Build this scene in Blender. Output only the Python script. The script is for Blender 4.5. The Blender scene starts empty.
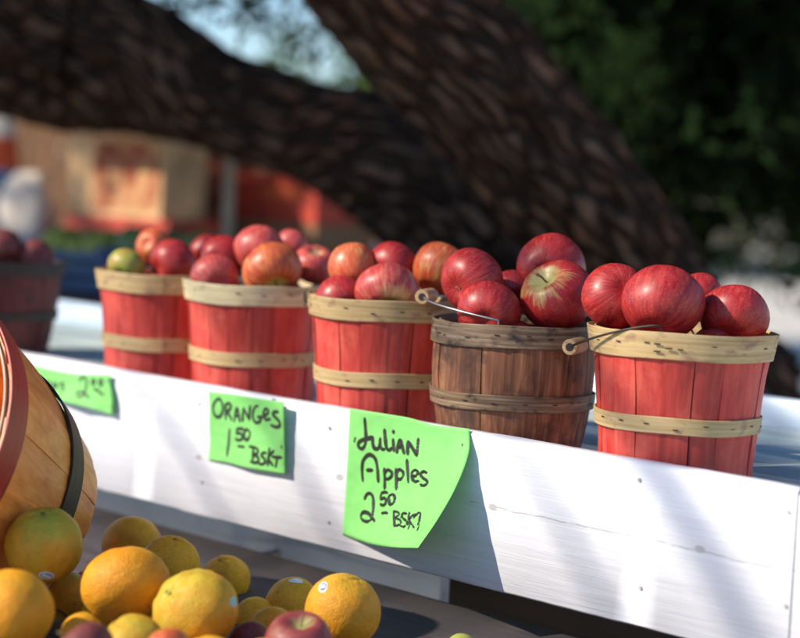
import bpy, bmesh, math, random
import numpy as np
from mathutils import Vector, Matrix, Quaternion, noise as mnoise
random.seed(7)
rng = np.random.default_rng(7)
sc = bpy.context.scene
COL = sc.collection
PI = math.pi

# ------------------------------------------------------------------ camera
FPX, CAMZ = 1750.0, 1.30
pit, rol = math.atan(133/1750), math.atan(.048)
CF = Vector((0, math.cos(pit), -math.sin(pit))); CU0 = Vector((0, math.sin(pit), math.cos(pit))); CR0 = Vector((1, 0, 0))
CR = CR0*math.cos(rol)+CU0*math.sin(rol); CU = -CR0*math.sin(rol)+CU0*math.cos(rol)
CP = Vector((0, 0, CAMZ))
cd = bpy.data.cameras.new('camera'); cam = bpy.data.objects.new('camera', cd); COL.objects.link(cam)
M = Matrix((CR, CU, -CF)).transposed().to_4x4(); M.translation = CP
cam.matrix_world = M
cd.sensor_width = 36; cd.lens = FPX/800*36; cd.clip_end = 500; cd.clip_start = .05
cd.dof.use_dof = True; cd.dof.focus_distance = 1.96; cd.dof.aperture_fstop = 2.7
sc.camera = cam

def ray(px, py): return CF*FPX + CR*(px-400) - CU*(py-319)
def at(px, py, Y):
    d = ray(px, py); return CP + d*(Y/d.y)

# stall frame: X runs right and near along the board, Y runs back over the shelf
UX = Vector((.7239, -.6899, 0)); VX = Vector((.6899, .7239, 0)); P0 = Vector((.235, 1.85, 0))
def hit(px, py, off=0.0):
    d = ray(px, py); t = (P0+VX*off-CP).dot(VX)/d.dot(VX); return CP + d*t
def loc2(P): q = P-P0; return Vector((q.dot(UX), q.dot(VX), P.z))
ZB, ZT, ZS, ZD = .847, 1.023, .99, .80

# ------------------------------------------------------------------ materials
def mat(name):
    m = bpy.data.materials.new(name); m.use_nodes = True
    nt = m.node_tree; return m, nt, nt.nodes['Principled BSDF']
def N(nt, t, **k):
    n = nt.nodes.new(t)
    for a, v in k.items(): setattr(n, a, v)
    return n
def L(nt, a, b): nt.links.new(a, b)
def setin(n, **k):
    for a, v in k.items():
        n.inputs[a.replace('_', ' ')].default_value = v
def ramp(nt, fac, stops):
    r = N(nt, 'ShaderNodeValToRGB'); el = r.color_ramp.elements
    while len(el) < len(stops): el.new(.5)
    for e, (p, c) in zip(el, stops):
        e.position = p; e.color = (*c, 1) if len(c) == 3 else c
    L(nt, fac, r.inputs[0]); return r.outputs[0]
def mixc(nt, fac, a, b, mode='MIX'):
    m = N(nt, 'ShaderNodeMix', data_type='RGBA', blend_type=mode)
    for i, v in ((0, fac), (6, a), (7, b)):
        if hasattr(v, 'links') or hasattr(v, 'is_linked'): L(nt, v, m.inputs[i])
        else: m.inputs[i].default_value = v if i == 0 else (*v, 1)
    return m.outputs[2]
def math_(nt, op, a, b=0.0, clamp=False):
    m = N(nt, 'ShaderNodeMath', operation=op, use_clamp=clamp)
    for i, v in ((0, a), (1, b)):
        if hasattr(v, 'is_linked'): L(nt, v, m.inputs[i])
        else: m.inputs[i].default_value = v
    return m.outputs[0]
def noise_(nt, vec, scale, detail=3, rough=.55, dist=0, w=None):
    n = N(nt, 'ShaderNodeTexNoise'); 
    if w is not None: n.noise_dimensions = '4D'; L(nt, w, n.inputs['W'])
    setin(n, Scale=scale, Detail=detail, Roughness=rough, Distortion=dist); L(nt, vec, n.inputs['Vector']); return n.outputs['Fac']
def objc(nt): return N(nt, 'ShaderNodeTexCoord').outputs['Object']
def mapv(nt, v, s): 
    m = N(nt, 'ShaderNodeMapping'); m.inputs['Scale'].default_value = s; L(nt, v, m.inputs[0]); return m.outputs[0]
def bump(nt, b, h, strength=.4, dist=.001):
    n = N(nt, 'ShaderNodeBump'); setin(n, Strength=strength, Distance=dist); L(nt, h, n.inputs['Height']); L(nt, n.outputs[0], b.inputs['Normal'])

def m_wood(name, dark, mid, light, rough=.65, grain=(90, 90, 5), stain=None, stain_amt=.5, island=.35, bmp=.5):
    """stained split wood: grain along local Z, tone differs from strip to strip"""
    m, nt, b = mat(name); v = objc(nt)
    g = noise_(nt, mapv(nt, v, grain), 1, 5, .6, .4)
    c = ramp(nt, g, [(.25, dark), (.5, mid), (.78, light)])
    isl = N(nt, 'ShaderNodeNewGeometry').outputs['Random Per Island']
    sh = math_(nt, 'ADD', math_(nt, 'MULTIPLY', isl, island), 1-island*.5)
    hs = N(nt, 'ShaderNodeHueSaturation'); L(nt, sh, hs.inputs['Value']); L(nt, c, hs.inputs['Color']); c = hs.outputs[0]
    if stain:
        s = noise_(nt, v, 22, 4, .65)
        c = mixc(nt, math_(nt, 'MULTIPLY', ramp(nt, s, [(.52, (0, 0, 0)), (.68, (1, 1, 1))]), stain_amt), c, stain)
    L(nt, c, b.inputs['Base Color']); setin(b, Roughness=rough)
    bump(nt, b, g, bmp, .0008)
    return m
def m_hoop(name, dark, mid, light, stain, amt=.6, rough=.6):
    """thin bent hoop: grain runs round it"""
    m, nt, b = mat(name); v = objc(nt)
    g = noise_(nt, mapv(nt, v, (9, 9, 260)), 1, 5, .6, .3)
    c = ramp(nt, g, [(.28, dark), (.5, mid), (.75, light)])
    s = noise_(nt, mapv(nt, v, (38, 38, 60)), 1, 3, .6)
    c = mixc(nt, math_(nt, 'MULTIPLY', ramp(nt, s, [(.55, (0, 0, 0)), (.7, (1, 1, 1))]), amt), c, stain)
    oi = N(nt, 'ShaderNodeObjectInfo').outputs['Random']
    big = noise_(nt, v, 7, 2, .5, 0, math_(nt, 'MULTIPLY', oi, 20))
    c = mixc(nt, .6, c, ramp(nt, big, [(.3, (.62, .62, .62)), (.7, (1.1, 1.1, 1.1))]), 'MULTIPLY')
    L(nt, c, b.inputs['Base Color']); setin(b, Roughness=rough); bump(nt, b, g, .4, .0006)
    return m
def m_plain(name, col, rough=.6, metal=0, var=.25, sc_=8, bmp=0):
    m, nt, b = mat(name); v = objc(nt); n = noise_(nt, v, sc_, 4)
    lo = tuple(c*(1-var) for c in col); hi = tuple(min(1, c*(1+var)) for c in col)
    L(nt, ramp(nt, n, [(.3, lo), (.7, hi)]), b.inputs['Base Color']); setin(b, Roughness=rough, Metallic=metal)
    if bmp: bump(nt, b, n, bmp, .003)
    return m

def m_apple(name, base, streak, ground, gamt, samt=.5, dots=.5, rough=.3):
    m, nt, b = mat(name); v = objc(nt)
    rnd = math_(nt, 'MULTIPLY', N(nt, 'ShaderNodeObjectInfo').outputs['Random'], 37)
    sp = N(nt, 'ShaderNodeSeparateXYZ'); L(nt, v, sp.inputs[0])
    flat = N(nt, 'ShaderNodeCombineXYZ'); L(nt, sp.outputs[0], flat.inputs[0]); L(nt, sp.outputs[1], flat.inputs[1])
    nz = N(nt, 'ShaderNodeVectorMath', operation='NORMALIZE'); L(nt, flat.outputs[0], nz.inputs[0])
    add = N(nt, 'ShaderNodeVectorMath', operation='ADD'); L(nt, nz.outputs[0], add.inputs[0])
    zz = N(nt, 'ShaderNodeCombineXYZ'); L(nt, math_(nt, 'MULTIPLY', sp.outputs[2], 6), zz.inputs[2]); L(nt, zz.outputs[0], add.inputs[1])
    st = noise_(nt, add.outputs[0], 11, 4, .65, .2, rnd)
    c = mixc(nt, math_(nt, 'MULTIPLY', ramp(nt, st, [(.40, (0, 0, 0)), (.66, (1, 1, 1))]), samt), base, streak)
    big = noise_(nt, v, 17, 3, .6, .3, rnd)
    top = N(nt, 'ShaderNodeMapRange'); top.clamp = True; setin(top, From_Min=.016, From_Max=.036, To_Min=0, To_Max=.16); L(nt, sp.outputs[2], top.inputs[0])
    rad = N(nt, 'ShaderNodeVectorMath', operation='LENGTH'); L(nt, flat.outputs[0], rad.inputs[0])
    cav = N(nt, 'ShaderNodeMapRange'); cav.clamp = True; setin(cav, From_Min=.004, From_Max=.02, To_Min=.38, To_Max=0); L(nt, rad.outputs['Value'], cav.inputs[0])
    cavz = math_(nt, 'MULTIPLY', cav.outputs[0], math_(nt, 'GREATER_THAN', sp.outputs[2], 0))
    gm = math_(nt, 'ADD', math_(nt, 'ADD', big, cavz), math_(nt, 'ADD', top.outputs[0], math_(nt, 'MULTIPLY', math_(nt, 'SUBTRACT', st, .5), .45)))
    gf = ramp(nt, math_(nt, 'ADD', gm, gamt), [(.62, (0, 0, 0)), (.86, (1, 1, 1))])
    c = mixc(nt, gf, c, ground)
    vo = N(nt, 'ShaderNodeTexVoronoi'); setin(vo, Scale=330, Randomness=1); L(nt, v, vo.inputs['Vector'])
    c = mixc(nt, math_(nt, 'MULTIPLY', ramp(nt, vo.outputs['Distance'], [(.12, (1, 1, 1)), (.24, (0, 0, 0))]), dots), c, (.75, .45, .28))
    c = mixc(nt, .8, c, ramp(nt, noise_(nt, v, 34, 5, .7, .4, rnd), [(.3, (.6, .55, .58)), (.6, (1.04, 1.0, 1.0))]), 'MULTIPLY')
    L(nt, c, b.inputs['Base Color'])
    rr = ramp(nt, noise_(nt, v, 40, 3), [(.3, (rough+.06,)*3), (.7, (rough+.24,)*3)])
    L(nt, rr, b.inputs['Roughness']); setin(b, Coat_Weight=.06, Coat_Roughness=.25, Specular_IOR_Level=.4)
    bump(nt, b, noise_(nt, v, 60, 3), .12, .001)
    return m
def m_orange(name, base, alt, green, gamt, rough=.52):
    m, nt, b = mat(name); v = objc(nt)
    rnd = math_(nt, 'MULTIPLY', N(nt, 'ShaderNodeObjectInfo').outputs['Random'], 37)
    n1 = noise_(nt, v, 16, 3, .6, 0, rnd)
    c = mixc(nt, ramp(nt, n1, [(.35, (0, 0, 0)), (.65, (1, 1, 1))]), base, alt)
    sp = N(nt, 'ShaderNodeSeparateXYZ'); L(nt, v, sp.inputs[0])
    zt = math_(nt, 'MULTIPLY', sp.outputs[2], 6)
    n2 = noise_(nt, v, 24, 4, .65, .3, rnd)
    c = mixc(nt, ramp(nt, math_(nt, 'ADD', math_(nt, 'ADD', n2, zt), gamt), [(.58, (0, 0, 0)), (1.0, (1, 1, 1))]), c, green)
    vo = N(nt, 'ShaderNodeTexVoronoi'); setin(vo, Scale=520); L(nt, v, vo.inputs['Vector'])
    sp2 = noise_(nt, v, 150, 2, .5, 0, rnd)
    c = mixc(nt, math_(nt, 'MULTIPLY', ramp(nt, sp2, [(.67, (0, 0, 0)), (.72, (1, 1, 1))]), .6), c, (.22, .1, .02))
    c = mixc(nt, .75, c, ramp(nt, noise_(nt, v, 42, 5, .7, .5, rnd), [(.3, (.62, .66, .6)), (.6, (1.05, 1.0, 1.0))]), 'MULTIPLY')
    L(nt, c, b.inputs['Base Color']); setin(b, Roughness=rough, Specular_IOR_Level=.35)
    setin(b, Subsurface_Weight=.12, Subsurface_Scale=.01)
    h = math_(nt, 'ADD', math_(nt, 'MULTIPLY', ramp(nt, vo.outputs['Distance'], [(.0, (0, 0, 0)), (.55, (1, 1, 1))]), .5), math_(nt, 'MULTIPLY', noise_(nt, v, 90, 3), 1.2))
    bump(nt, b, h, .9, .0013)
    return m

MT = {}
MT['red_stave'] = m_wood('red_stained_stave', (.33, .020, .017), (.52, .046, .034), (.66, .10, .066), .5, (120, 120, 5), (.72, .18, .12), .3, .5)
MT['brown_stave'] = m_wood('weathered_brown_stave', (.05, .018, .009), (.26, .092, .040), (.52, .26, .125), .7, (120, 120, 6), (.045, .018, .012), .85, .7, 1)
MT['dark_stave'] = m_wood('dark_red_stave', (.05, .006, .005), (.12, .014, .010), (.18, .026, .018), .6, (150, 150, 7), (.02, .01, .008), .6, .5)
MT['tan_stave'] = m_wood('honey_coloured_stave', (.50, .125, .02), (.76, .27, .05), (.88, .43, .12), .45, (60, 60, 5), (.70, .22, .045), .7, .6)
MT['yellow_hoop'] = m_hoop('yellowish_hoop_wood', (.36, .23, .095), (.56, .385, .175), (.70, .53, .29), (.26, .12, .09), .65)
MT['cream_hoop'] = m_hoop('cream_hoop_wood', (.48, .38, .20), (.66, .55, .32), (.78, .68, .46), (.34, .2, .12), .5)
MT['brown_hoop'] = m_hoop('weathered_hoop_wood', (.05, .028, .016), (.17, .10, .055), (.42, .30, .19), (.015, .009, .007), 1.0)
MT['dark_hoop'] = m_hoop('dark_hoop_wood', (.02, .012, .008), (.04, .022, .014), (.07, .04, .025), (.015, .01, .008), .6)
MT['red_hoop'] = m_hoop('red_hoop_paint', (.26, .014, .012), (.42, .024, .02), (.50, .05, .04), (.12, .01, .01), .6, .45)
MT['pale_hoop'] = m_hoop('pale_inner_hoop', (.5, .36, .22), (.66, .52, .36), (.78, .66, .5), (.4, .2, .1), .4)
MT['wire'] = m_plain('galvanised_wire', (.38, .38, .40), .38, .9)
MT['rust'] = m_plain('dark_wire', (.06, .045, .04), .5, .8)
MT['grip'] = m_wood('turned_grip_wood', (.40, .22, .10), (.58, .36, .18), (.7, .48, .28), .5, (60, 60, 300), None, 0, 0)
MT['apple_red'] = m_apple('deep_red_apple', (.30, .009, .013), (.54, .055, .045), (.68, .46, .18), -.05, .8, .28)
MT['apple_blush'] = m_apple('red_apple_with_green_hollow', (.36, .014, .018), (.52, .04, .035), (.56, .48, .16), -.035, .6, .28)
MT['apple_pink'] = m_apple('pink_striped_apple', (.46, .030, .040), (.66, .20, .13), (.72, .58, .26), .0, .75, .35)
MT['apple_mixed'] = m_apple('yellow_red_apple', (.50, .045, .022), (.72, .28, .07), (.72, .55, .14), .06, .8, .3)
MT['apple_orange'] = m_apple('orange_red_apple', (.56, .07, .03), (.74, .28, .08), (.74, .50, .16), .02, .8, .3)
MT['apple_green'] = m_apple('green_blushed_apple', (.45, .12, .03), (.42, .36, .06), (.36, .42, .07), .30, .8, .25)
MT['apple_plum'] = m_apple('plum_red_apple', (.26, .035, .045), (.34, .10, .06), (.36, .36, .12), .0, .6, .2, .4)
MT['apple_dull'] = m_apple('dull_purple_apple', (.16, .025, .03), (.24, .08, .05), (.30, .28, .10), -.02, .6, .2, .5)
MT['orange'] = m_orange('ripe_orange_skin', (.84, .32, .012), (.84, .40, .018), (.50, .39, .04), -.10)
MT['orange_warm'] = m_orange('sunlit_orange_skin', (.92, .38, .012), (.92, .46, .02), (.7, .42, .04), -.28)  # brighter copy of the skin, sunlight put into its colour
MT['orange_green'] = m_orange('green_tinged_orange_skin', (.76, .32, .014), (.70, .39, .02), (.46, .44, .045), .12)
MT['orange_mid'] = m_orange('ochre_orange_skin', (.78, .30, .012), (.76, .37, .018), (.54, .42, .04), .0)
MT['stem'] = m_plain('apple_stem_bark', (.16, .11, .045), .7)
MT['calyx'] = m_plain('dried_calyx', (.30, .22, .12), .8)
MT['button'] = m_plain('stem_button_green', (.10, .11, .03), .8)
MT['sticker'] = m_plain('white_sticker', (.75, .76, .78), .35, 0, .05)
MT['sticker_dark'] = m_plain('sticker_print', (.16, .20, .30), .4)
MT['sticker_teal'] = m_plain('teal_sticker', (.25, .55, .45), .35)
MT['ink'] = m_plain('black_marker_ink', (.018, .022, .012), .45)
MT['staple'] = m_plain('steel_staple', (.35, .35, .36), .35, .9)

def m_board():
    m, nt, b = mat('white_painted_board'); v = objc(nt)
    g = noise_(nt, mapv(nt, v, (5, 60, 95)), 1, 6, .62, .9)
    gf = noise_(nt, mapv(nt, v, (9, 160, 420)), 1, 4, .6, .5)
    dirt = noise_(nt, v, 5, 4, .6)
    c = ramp(nt, dirt, [(.3, (.62, .615, .67)), (.7, (.70, .695, .745))])
    c = mixc(nt, .5, c, ramp(nt, g, [(.3, (.82, .82, .82)), (.55, (1, 1, 1))]), 'MULTIPLY')
    sp = N(nt, 'ShaderNodeSeparateXYZ'); L(nt, v, sp.inputs[0])
    # long drying crack with its knots
    wob = math_(nt, 'MULTIPLY', math_(nt, 'SUBTRACT', noise_(nt, mapv(nt, v, (9, 0, 0)), 1, 3), .5), .016)
    d = math_(nt, 'ABSOLUTE', math_(nt, 'SUBTRACT', math_(nt, 'ADD', sp.outputs[2], wob), CRK[1]))
    crack = math_(nt, 'MULTIPLY', math_(nt, 'LESS_THAN', d, .0007), math_(nt, 'GREATER_THAN', sp.outputs[0], CRK[0]))
    crack = math_(nt, 'MULTIPLY', crack, ramp(nt, noise_(nt, mapv(nt, v, (30, 0, 0)), 1, 2), [(.38, (0, 0, 0)), (.5, (1, 1, 1))]))
    k = None
    for (kx, kz) in KNOTS:
        vm = N(nt, 'ShaderNodeVectorMath', operation='DISTANCE'); L(nt, mapv(nt, v, (.6, 0, 1)), vm.inputs[0]); vm.inputs[1].default_value = (kx*.6, 0, kz)
        q = math_(nt, 'SUBTRACT', 1, math_(nt, 'DIVIDE', vm.outputs['Value'], .0048), True)
        k = q if k is None else math_(nt, 'MAXIMUM', k, q)
    marks = math_(nt, 'MAXIMUM', math_(nt, 'MULTIPLY', crack, .6), math_(nt, 'MULTIPLY', ramp(nt, k, [(.0, (0, 0, 0)), (.45, (1, 1, 1))]), .6))
    chip = ramp(nt, noise_(nt, v, 75, 3, .6), [(.735, (0, 0, 0)), (.75, (1, 1, 1))])
    marks = math_(nt, 'MAXIMUM', marks, math_(nt, 'MULTIPLY', chip, .35))
    c = mixc(nt, marks, c, (.30, .26, .24))
    L(nt, c, b.inputs['Base Color']); setin(b, Roughness=.5)
    h = math_(nt, 'SUBTRACT', math_(nt, 'ADD', math_(nt, 'MULTIPLY', g, 1.0), math_(nt, 'MULTIPLY', gf, .35)), math_(nt, 'MULTIPLY', marks, 1.2))
    bump(nt, b, h, .55, .0012)
    return m
def kp(px, py): q = loc2(hit(px, py)); return (q.x, q.z)
KNOTS = [kp(493, 508), kp(700, 550), kp(340, 478), kp(199, 458)]
CRK = (kp(470, 500)[0], (KNOTS[0][1]+KNOTS[1][1])/2)
MT['board'] = m_board()
def m_shelf(name, a, bb, rough=.4, gr=(3, 60, 60)):
    m, nt, b = mat(name); v = objc(nt)
    g = noise_(nt, mapv(nt, v, gr), 1, 5, .6, .6); s = noise_(nt, v, 6, 5, .6)
    c = ramp(nt, s, [(.35, a), (.65, bb)])
    c = mixc(nt, ramp(nt, g, [(.55, (0, 0, 0)), (.7, (1, 1, 1))]), c, tuple(x*.6 for x in a))
    isl = N(nt, 'ShaderNodeNewGeometry').outputs['Random Per Island']
    hs = N(nt, 'ShaderNodeHueSaturation'); L(nt, math_(nt, 'ADD', math_(nt, 'MULTIPLY', isl, .25), .87), hs.inputs['Value']); L(nt, c, hs.inputs['Color'])
    L(nt, hs.outputs[0], b.inputs['Base Color']); setin(b, Roughness=rough); bump(nt, b, g, .4, .001)
    return m
MT['shelf'] = m_shelf('worn_sky_tinted_shelf', (.38, .47, .47), (.50, .58, .57))  # grey green tint carries the blue skylight lying on the planks
MT['rail'] = m_shelf('sky_tinted_rail_paint', (.46, .56, .68), (.56, .66, .78))  # white paint drawn pale blue, the sky's reflection put into it
MT['deck'] = m_shelf('shade_darkened_mauve_paint', (.042, .033, .038), (.068, .054, .06), .8)  # mauve paint darkened to carry the shade that covers the deck
MT['beam'] = m_shelf('shade_tinted_beam_paint', (.24, .28, .34), (.32, .36, .43), .6)  # white paint drawn blue grey, its shade included in the colour
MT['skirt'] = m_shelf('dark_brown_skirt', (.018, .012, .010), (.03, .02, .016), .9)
MT['nail'] = m_plain('painted_over_nail', (.42, .38, .36), .5, .2, .4, 300)
MT['leg'] = m_shelf('grey_timber', (.22, .20, .18), (.30, .28, .25), .7)

def m_paper():
    m, nt, b = mat('fluorescent_green_paper'); v = objc(nt)
    n = noise_(nt, v, 18, 3)
    L(nt, ramp(nt, n, [(.3, (.24, .66, .18)), (.7, (.29, .72, .22))]), b.inputs['Base Color']); setin(b, Roughness=.6, Specular_IOR_Level=.25)
    bump(nt, b, noise_(nt, v, 45, 3), .25, .002)
    tr = N(nt, 'ShaderNodeBsdfTranslucent'); tr.inputs[0].default_value = (.3, .85, .2, 1)
    mx = N(nt, 'ShaderNodeMixShader'); mx.inputs[0].default_value = .22
    L(nt, b.outputs[0], mx.inputs[1]); L(nt, tr.outputs[0], mx.inputs[2]); L(nt, mx.outputs[0], nt.nodes['Material Output'].inputs[0])
    return m
MT['paper'] = m_paper()
def m_bark():
    m, nt, b = mat('furrowed_bark'); v = objc(nt)
    uv = N(nt, 'ShaderNodeUVMap').outputs[0]
    vo = N(nt, 'ShaderNodeTexVoronoi', feature='DISTANCE_TO_EDGE'); setin(vo, Scale=1, Randomness=1)
    nz = N(nt, 'ShaderNodeTexNoise'); setin(nz, Scale=9, Detail=3); L(nt, v, nz.inputs[0])
    ad = N(nt, 'ShaderNodeVectorMath', operation='ADD'); L(nt, mapv(nt, uv, (36, 8, 1)), ad.inputs[0]); 
    L(nt, mapv(nt, nz.outputs['Color'], (1.8, 1.2, 0)), ad.inputs[1]); L(nt, ad.outputs[0], vo.inputs['Vector'])
    pl = ramp(nt, vo.outputs['Distance'], [(.02, (0, 0, 0)), (.28, (1, 1, 1))])
    n2 = noise_(nt, v, 14, 6, .7)
    c = mixc(nt, n2, (.018, .010, .007), (.34, .205, .14))  # bark tones, the paler blotches also standing in for sun dapple
    n3 = noise_(nt, v, 5, 4, .6)
    c = mixc(nt, ramp(nt, n3, [(.5, (0, 0, 0)), (.7, (1, 1, 1))]), c, (.22, .095, .055))
    c = mixc(nt, pl, (.03, .018, .013), c)
    L(nt, c, b.inputs['Base Color']); setin(b, Roughness=.95, Specular_IOR_Level=.05)
    h = math_(nt, 'ADD', pl, math_(nt, 'MULTIPLY', n2, .8)); bump(nt, b, h, 1, .045)
    return m
MT['bark'] = m_bark()
def m_leaf(name, a, bb, tr=.35):
    m, nt, b = mat(name)
    isl = N(nt, 'ShaderNodeNewGeometry').outputs['Random Per Island']
    c = ramp(nt, isl, [(0, a), (1, bb)]); L(nt, c, b.inputs['Base Color']); setin(b, Roughness=.8, Specular_IOR_Level=.12)
    t = N(nt, 'ShaderNodeBsdfTranslucent'); L(nt, mixc(nt, .5, c, (.16, .24, .03)), t.inputs[0])
    mx = N(nt, 'ShaderNodeMixShader'); mx.inputs[0].default_value = tr
    L(nt, b.outputs[0], mx.inputs[1]); L(nt, t.outputs[0], mx.inputs[2]); L(nt, mx.outputs[0], nt.nodes['Material Output'].inputs[0])
    return m
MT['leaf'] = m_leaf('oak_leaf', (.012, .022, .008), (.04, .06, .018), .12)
MT['leaf_dark'] = m_leaf('shaded_leaf', (.006, .010, .004), (.022, .034, .010), .08)  # darker leaf copy, shade under the canopy put into the colour
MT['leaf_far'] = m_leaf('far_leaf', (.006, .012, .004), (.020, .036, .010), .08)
MT['leaf_lit'] = m_leaf('sunlit_leaf', (.05, .10, .03), (.12, .18, .05), .35)  # paler leaf copy with sunlight painted into its colour
def m_ground():
    m, nt, b = mat('pale_dusty_ground'); v = objc(nt)
    c = ramp(nt, noise_(nt, v, .5, 6, .65), [(.3, (.54, .49, .42)), (.7, (.74, .69, .62))])
    c = mixc(nt, .4, c, ramp(nt, noise_(nt, v, 12, 5, .7), [(.3, (.6, .6, .6)), (.7, (1, 1, 1))]), 'MULTIPLY')
    L(nt, c, b.inputs['Base Color']); setin(b, Roughness=.95); bump(nt, b, noise_(nt, v, 20, 5), .5, .02)
    return m
MT['ground'] = m_ground()
MT['carton'] = m_plain('tan_cardboard', (.66, .40, .20), .8, 0, .4, 9)
MT['carton_dark'] = m_plain('brown_cardboard', (.30, .15, .075), .8, 0, .15)
MT['flap'] = m_plain('orange_brown_cardboard', (.42, .17, .07), .8, 0, .2)
MT['carton_shade'] = m_plain('shaded_carton_side', (.30, .07, .03), .6, 0, .85, 16)  # dark red brown for the box filling the carton's shaded side
def m_print():
    m, nt, b = mat('blotchy_red_print'); v = objc(nt)
    L(nt, ramp(nt, noise_(nt, v, 14, 3, .6, .5), [(.36, (.16, .03, .015)), (.48, (.45, .10, .04)), (.60, (.62, .34, .15))]), b.inputs['Base Color']); setin(b, Roughness=.8); return m
MT['print_blotch'] = m_print()
MT['red_card'] = m_plain('red_box_paint', (.55, .05, .025), .6, 0, .5, 16)
MT['white_sack'] = m_plain('white_sack_paper', (.74, .68, .62), .7, 0, .08)
MT['band_orange'] = m_plain('orange_band', (.75, .11, .03), .6)
MT['band_blue'] = m_plain('blue_band', (.10, .26, .50), .6)
MT['pink_sack'] = m_plain('pale_pink_sack_cloth', (.74, .62, .54), .8, 0, .1)
MT['cloth_blue'] = m_plain('blue_table_cloth', (.035, .07, .16), .8, 0, .3)
MT['crate_blue'] = m_plain('blue_crate_plastic', (.05, .09, .17), .4, 0, .3)
MT['crate_navy'] = m_plain('navy_crate_plastic', (.03, .06, .16), .4, 0, .2)
MT['post'] = m_plain('pale_post_paint', (.36, .27, .19), .7)
MT['pear'] = m_plain('yellow_green_skin', (.34, .33, .06), .5, 0, .4, 30)
MT['pear_green'] = m_plain('green_skin', (.16, .20, .06), .45, 0, .3, 30)
MT['metal_body'] = m_plain('chrome_like_paint', (.5, .5, .5), .25, .6)

# ------------------------------------------------------------------ object helpers
def tag(o, label=None, cat=None, group=None, kind=None):
    if label: o['label'] = label
    if cat: o['category'] = cat
    if group: o['group'] = group
    if kind: o['kind'] = kind
    return o
def empty(name, loc, label=None, cat=None, group=None, rot=None):
    o = bpy.data.objects.new(name, None); o.empty_display_size = .05; COL.objects.link(o); o.location = loc
    if rot is not None: o.rotation_mode = 'QUATERNION'; o.rotation_quaternion = rot
    return tag(o, label, cat, group)
def mk(name, V, F, m, parent=None, smooth=False, uv=None, mi=None):
    me = bpy.data.meshes.new(name); me.from_pydata([tuple(v) for v in V], [], [tuple(f) for f in F])
    ms = m if isinstance(m, list) else [m]
    for x in ms: me.materials.append(MT[x] if isinstance(x, str) else x)
    if mi is not None: me.polygons.foreach_set('material_index', mi)
    if smooth: me.polygons.foreach_set('use_smooth', [True]*len(me.polygons))
    if uv is not None:
        ul = me.uv_layers.new(name='UVMap'); 
        idx = np.empty(len(me.loops), dtype=np.int32); me.loops.foreach_get('vertex_index', idx)
        ul.data.foreach_set('uv', np.asarray(uv, dtype=np.float32)[idx].ravel())
    me.update()
    o = bpy.data.objects.new(name, me); COL.objects.link(o)
    if parent is not None: o.parent = parent
    return o
class MB:
    def __init__(s): s.v = []; s.f = []; s.mi = []
    def add(s, V, F, mi=0):
        n = len(s.v); s.v += [tuple(x) for x in V]; s.f += [tuple(i+n for i in f) for f in F]; s.mi += [mi]*len(F)
    def box(s, c, d, bev=.002, rot=None, mi=0, seg=1):
        bm = bmesh.new(); bmesh.ops.create_cube(bm, size=1); bmesh.ops.scale(bm, vec=d, verts=bm.verts)
        if bev: bmesh.ops.bevel(bm, geom=bm.edges[:]+bm.verts[:], offset=bev, segments=2, affect='EDGES', profile=.6)
        mat4 = Matrix.Translation(c) @ (rot.to_matrix().to_4x4() if rot else Matrix())
        bm.verts.ensure_lookup_table(); V = [mat4 @ v.co for v in bm.verts]; F = [[v.index for v in f.verts] for f in bm.faces]
        bm.free(); s.add(V, F, mi)
    def tube(s, pts, rad, n=8, cap=True, mi=0):
        pts = [Vector(p) for p in pts]; rs = rad if hasattr(rad, '__len__') else [rad]*len(pts)
        V = []; F = []; t0 = (pts[1]-pts[0]).normalized(); a = t0.orthogonal().normalized()
        for i, p in enumerate(pts):
            t = (pts[min(i+1, len(pts)-1)]-pts[max(i-1, 0)]).normalized()
            a = (a-t*a.dot(t)).normalized(); b = t.cross(a)
            for k in range(n): V.append(p+(a*math.cos(2*PI*k/n)+b*math.sin(2*PI*k/n))*rs[i])
        for i in range(len(pts)-1):
            for k in range(n): F.append((i*n+k, i*n+(k+1) % n, (i+1)*n+(k+1) % n, (i+1)*n+k))
        if cap: F.append(tuple(range(n))[::-1]); F.append(tuple((len(pts)-1)*n+k for k in range(n)))
        s.add(V, F, mi)
    def build(s, name, m, parent=None, smooth=False): return mk(name, s.v, s.f, m, parent, smooth, None, s.mi)
def shade_auto(o, ang=40):
    bm = bmesh.new(); bm.from_mesh(o.data)
    for f in bm.faces: f.smooth = True
    for e in bm.edges:
        if len(e.link_faces) == 2 and e.calc_face_angle(0) > math.radians(ang): e.smooth = False
    bm.to_mesh(o.data); bm.free(); return o

# ------------------------------------------------------------------ ground, sky, light
g = MB(); g.add([(-200, -150, 0), (200, -150, 0), (200, 250, 0), (-200, 250, 0)], [(0, 1, 2, 3)])
tag(g.build('ground', 'ground'), kind='structure')
w = bpy.data.worlds.new('World'); sc.world = w; w.use_nodes = True; nt = w.node_tree
sky = nt.nodes.new('ShaderNodeTexSky'); sky.sky_type = 'NISHITA'; sky.sun_disc = False
TO_SUN = Vector((-.84, -.21, .60)).normalized()
sky.sun_elevation = math.asin(TO_SUN.z); sky.sun_rotation = math.atan2(TO_SUN.x, TO_SUN.y)
sky.air_density = 1.0; sky.dust_density = .0; sky.ozone_density = 5.0
nt.links.new(sky.outputs[0], nt.nodes['Background'].inputs[0]); nt.nodes['Background'].inputs[1].default_value = .145
sl = bpy.data.lights.new('sun', 'SUN'); sl.energy = 4.9; sl.angle = math.radians(.53); sl.color = (1, .90, .74)
so = bpy.data.objects.new('sun', sl); COL.objects.link(so); so.rotation_mode = 'QUATERNION'; so.rotation_quaternion = TO_SUN.to_track_quat('Z', 'Y'); so.location = TO_SUN*30
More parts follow.
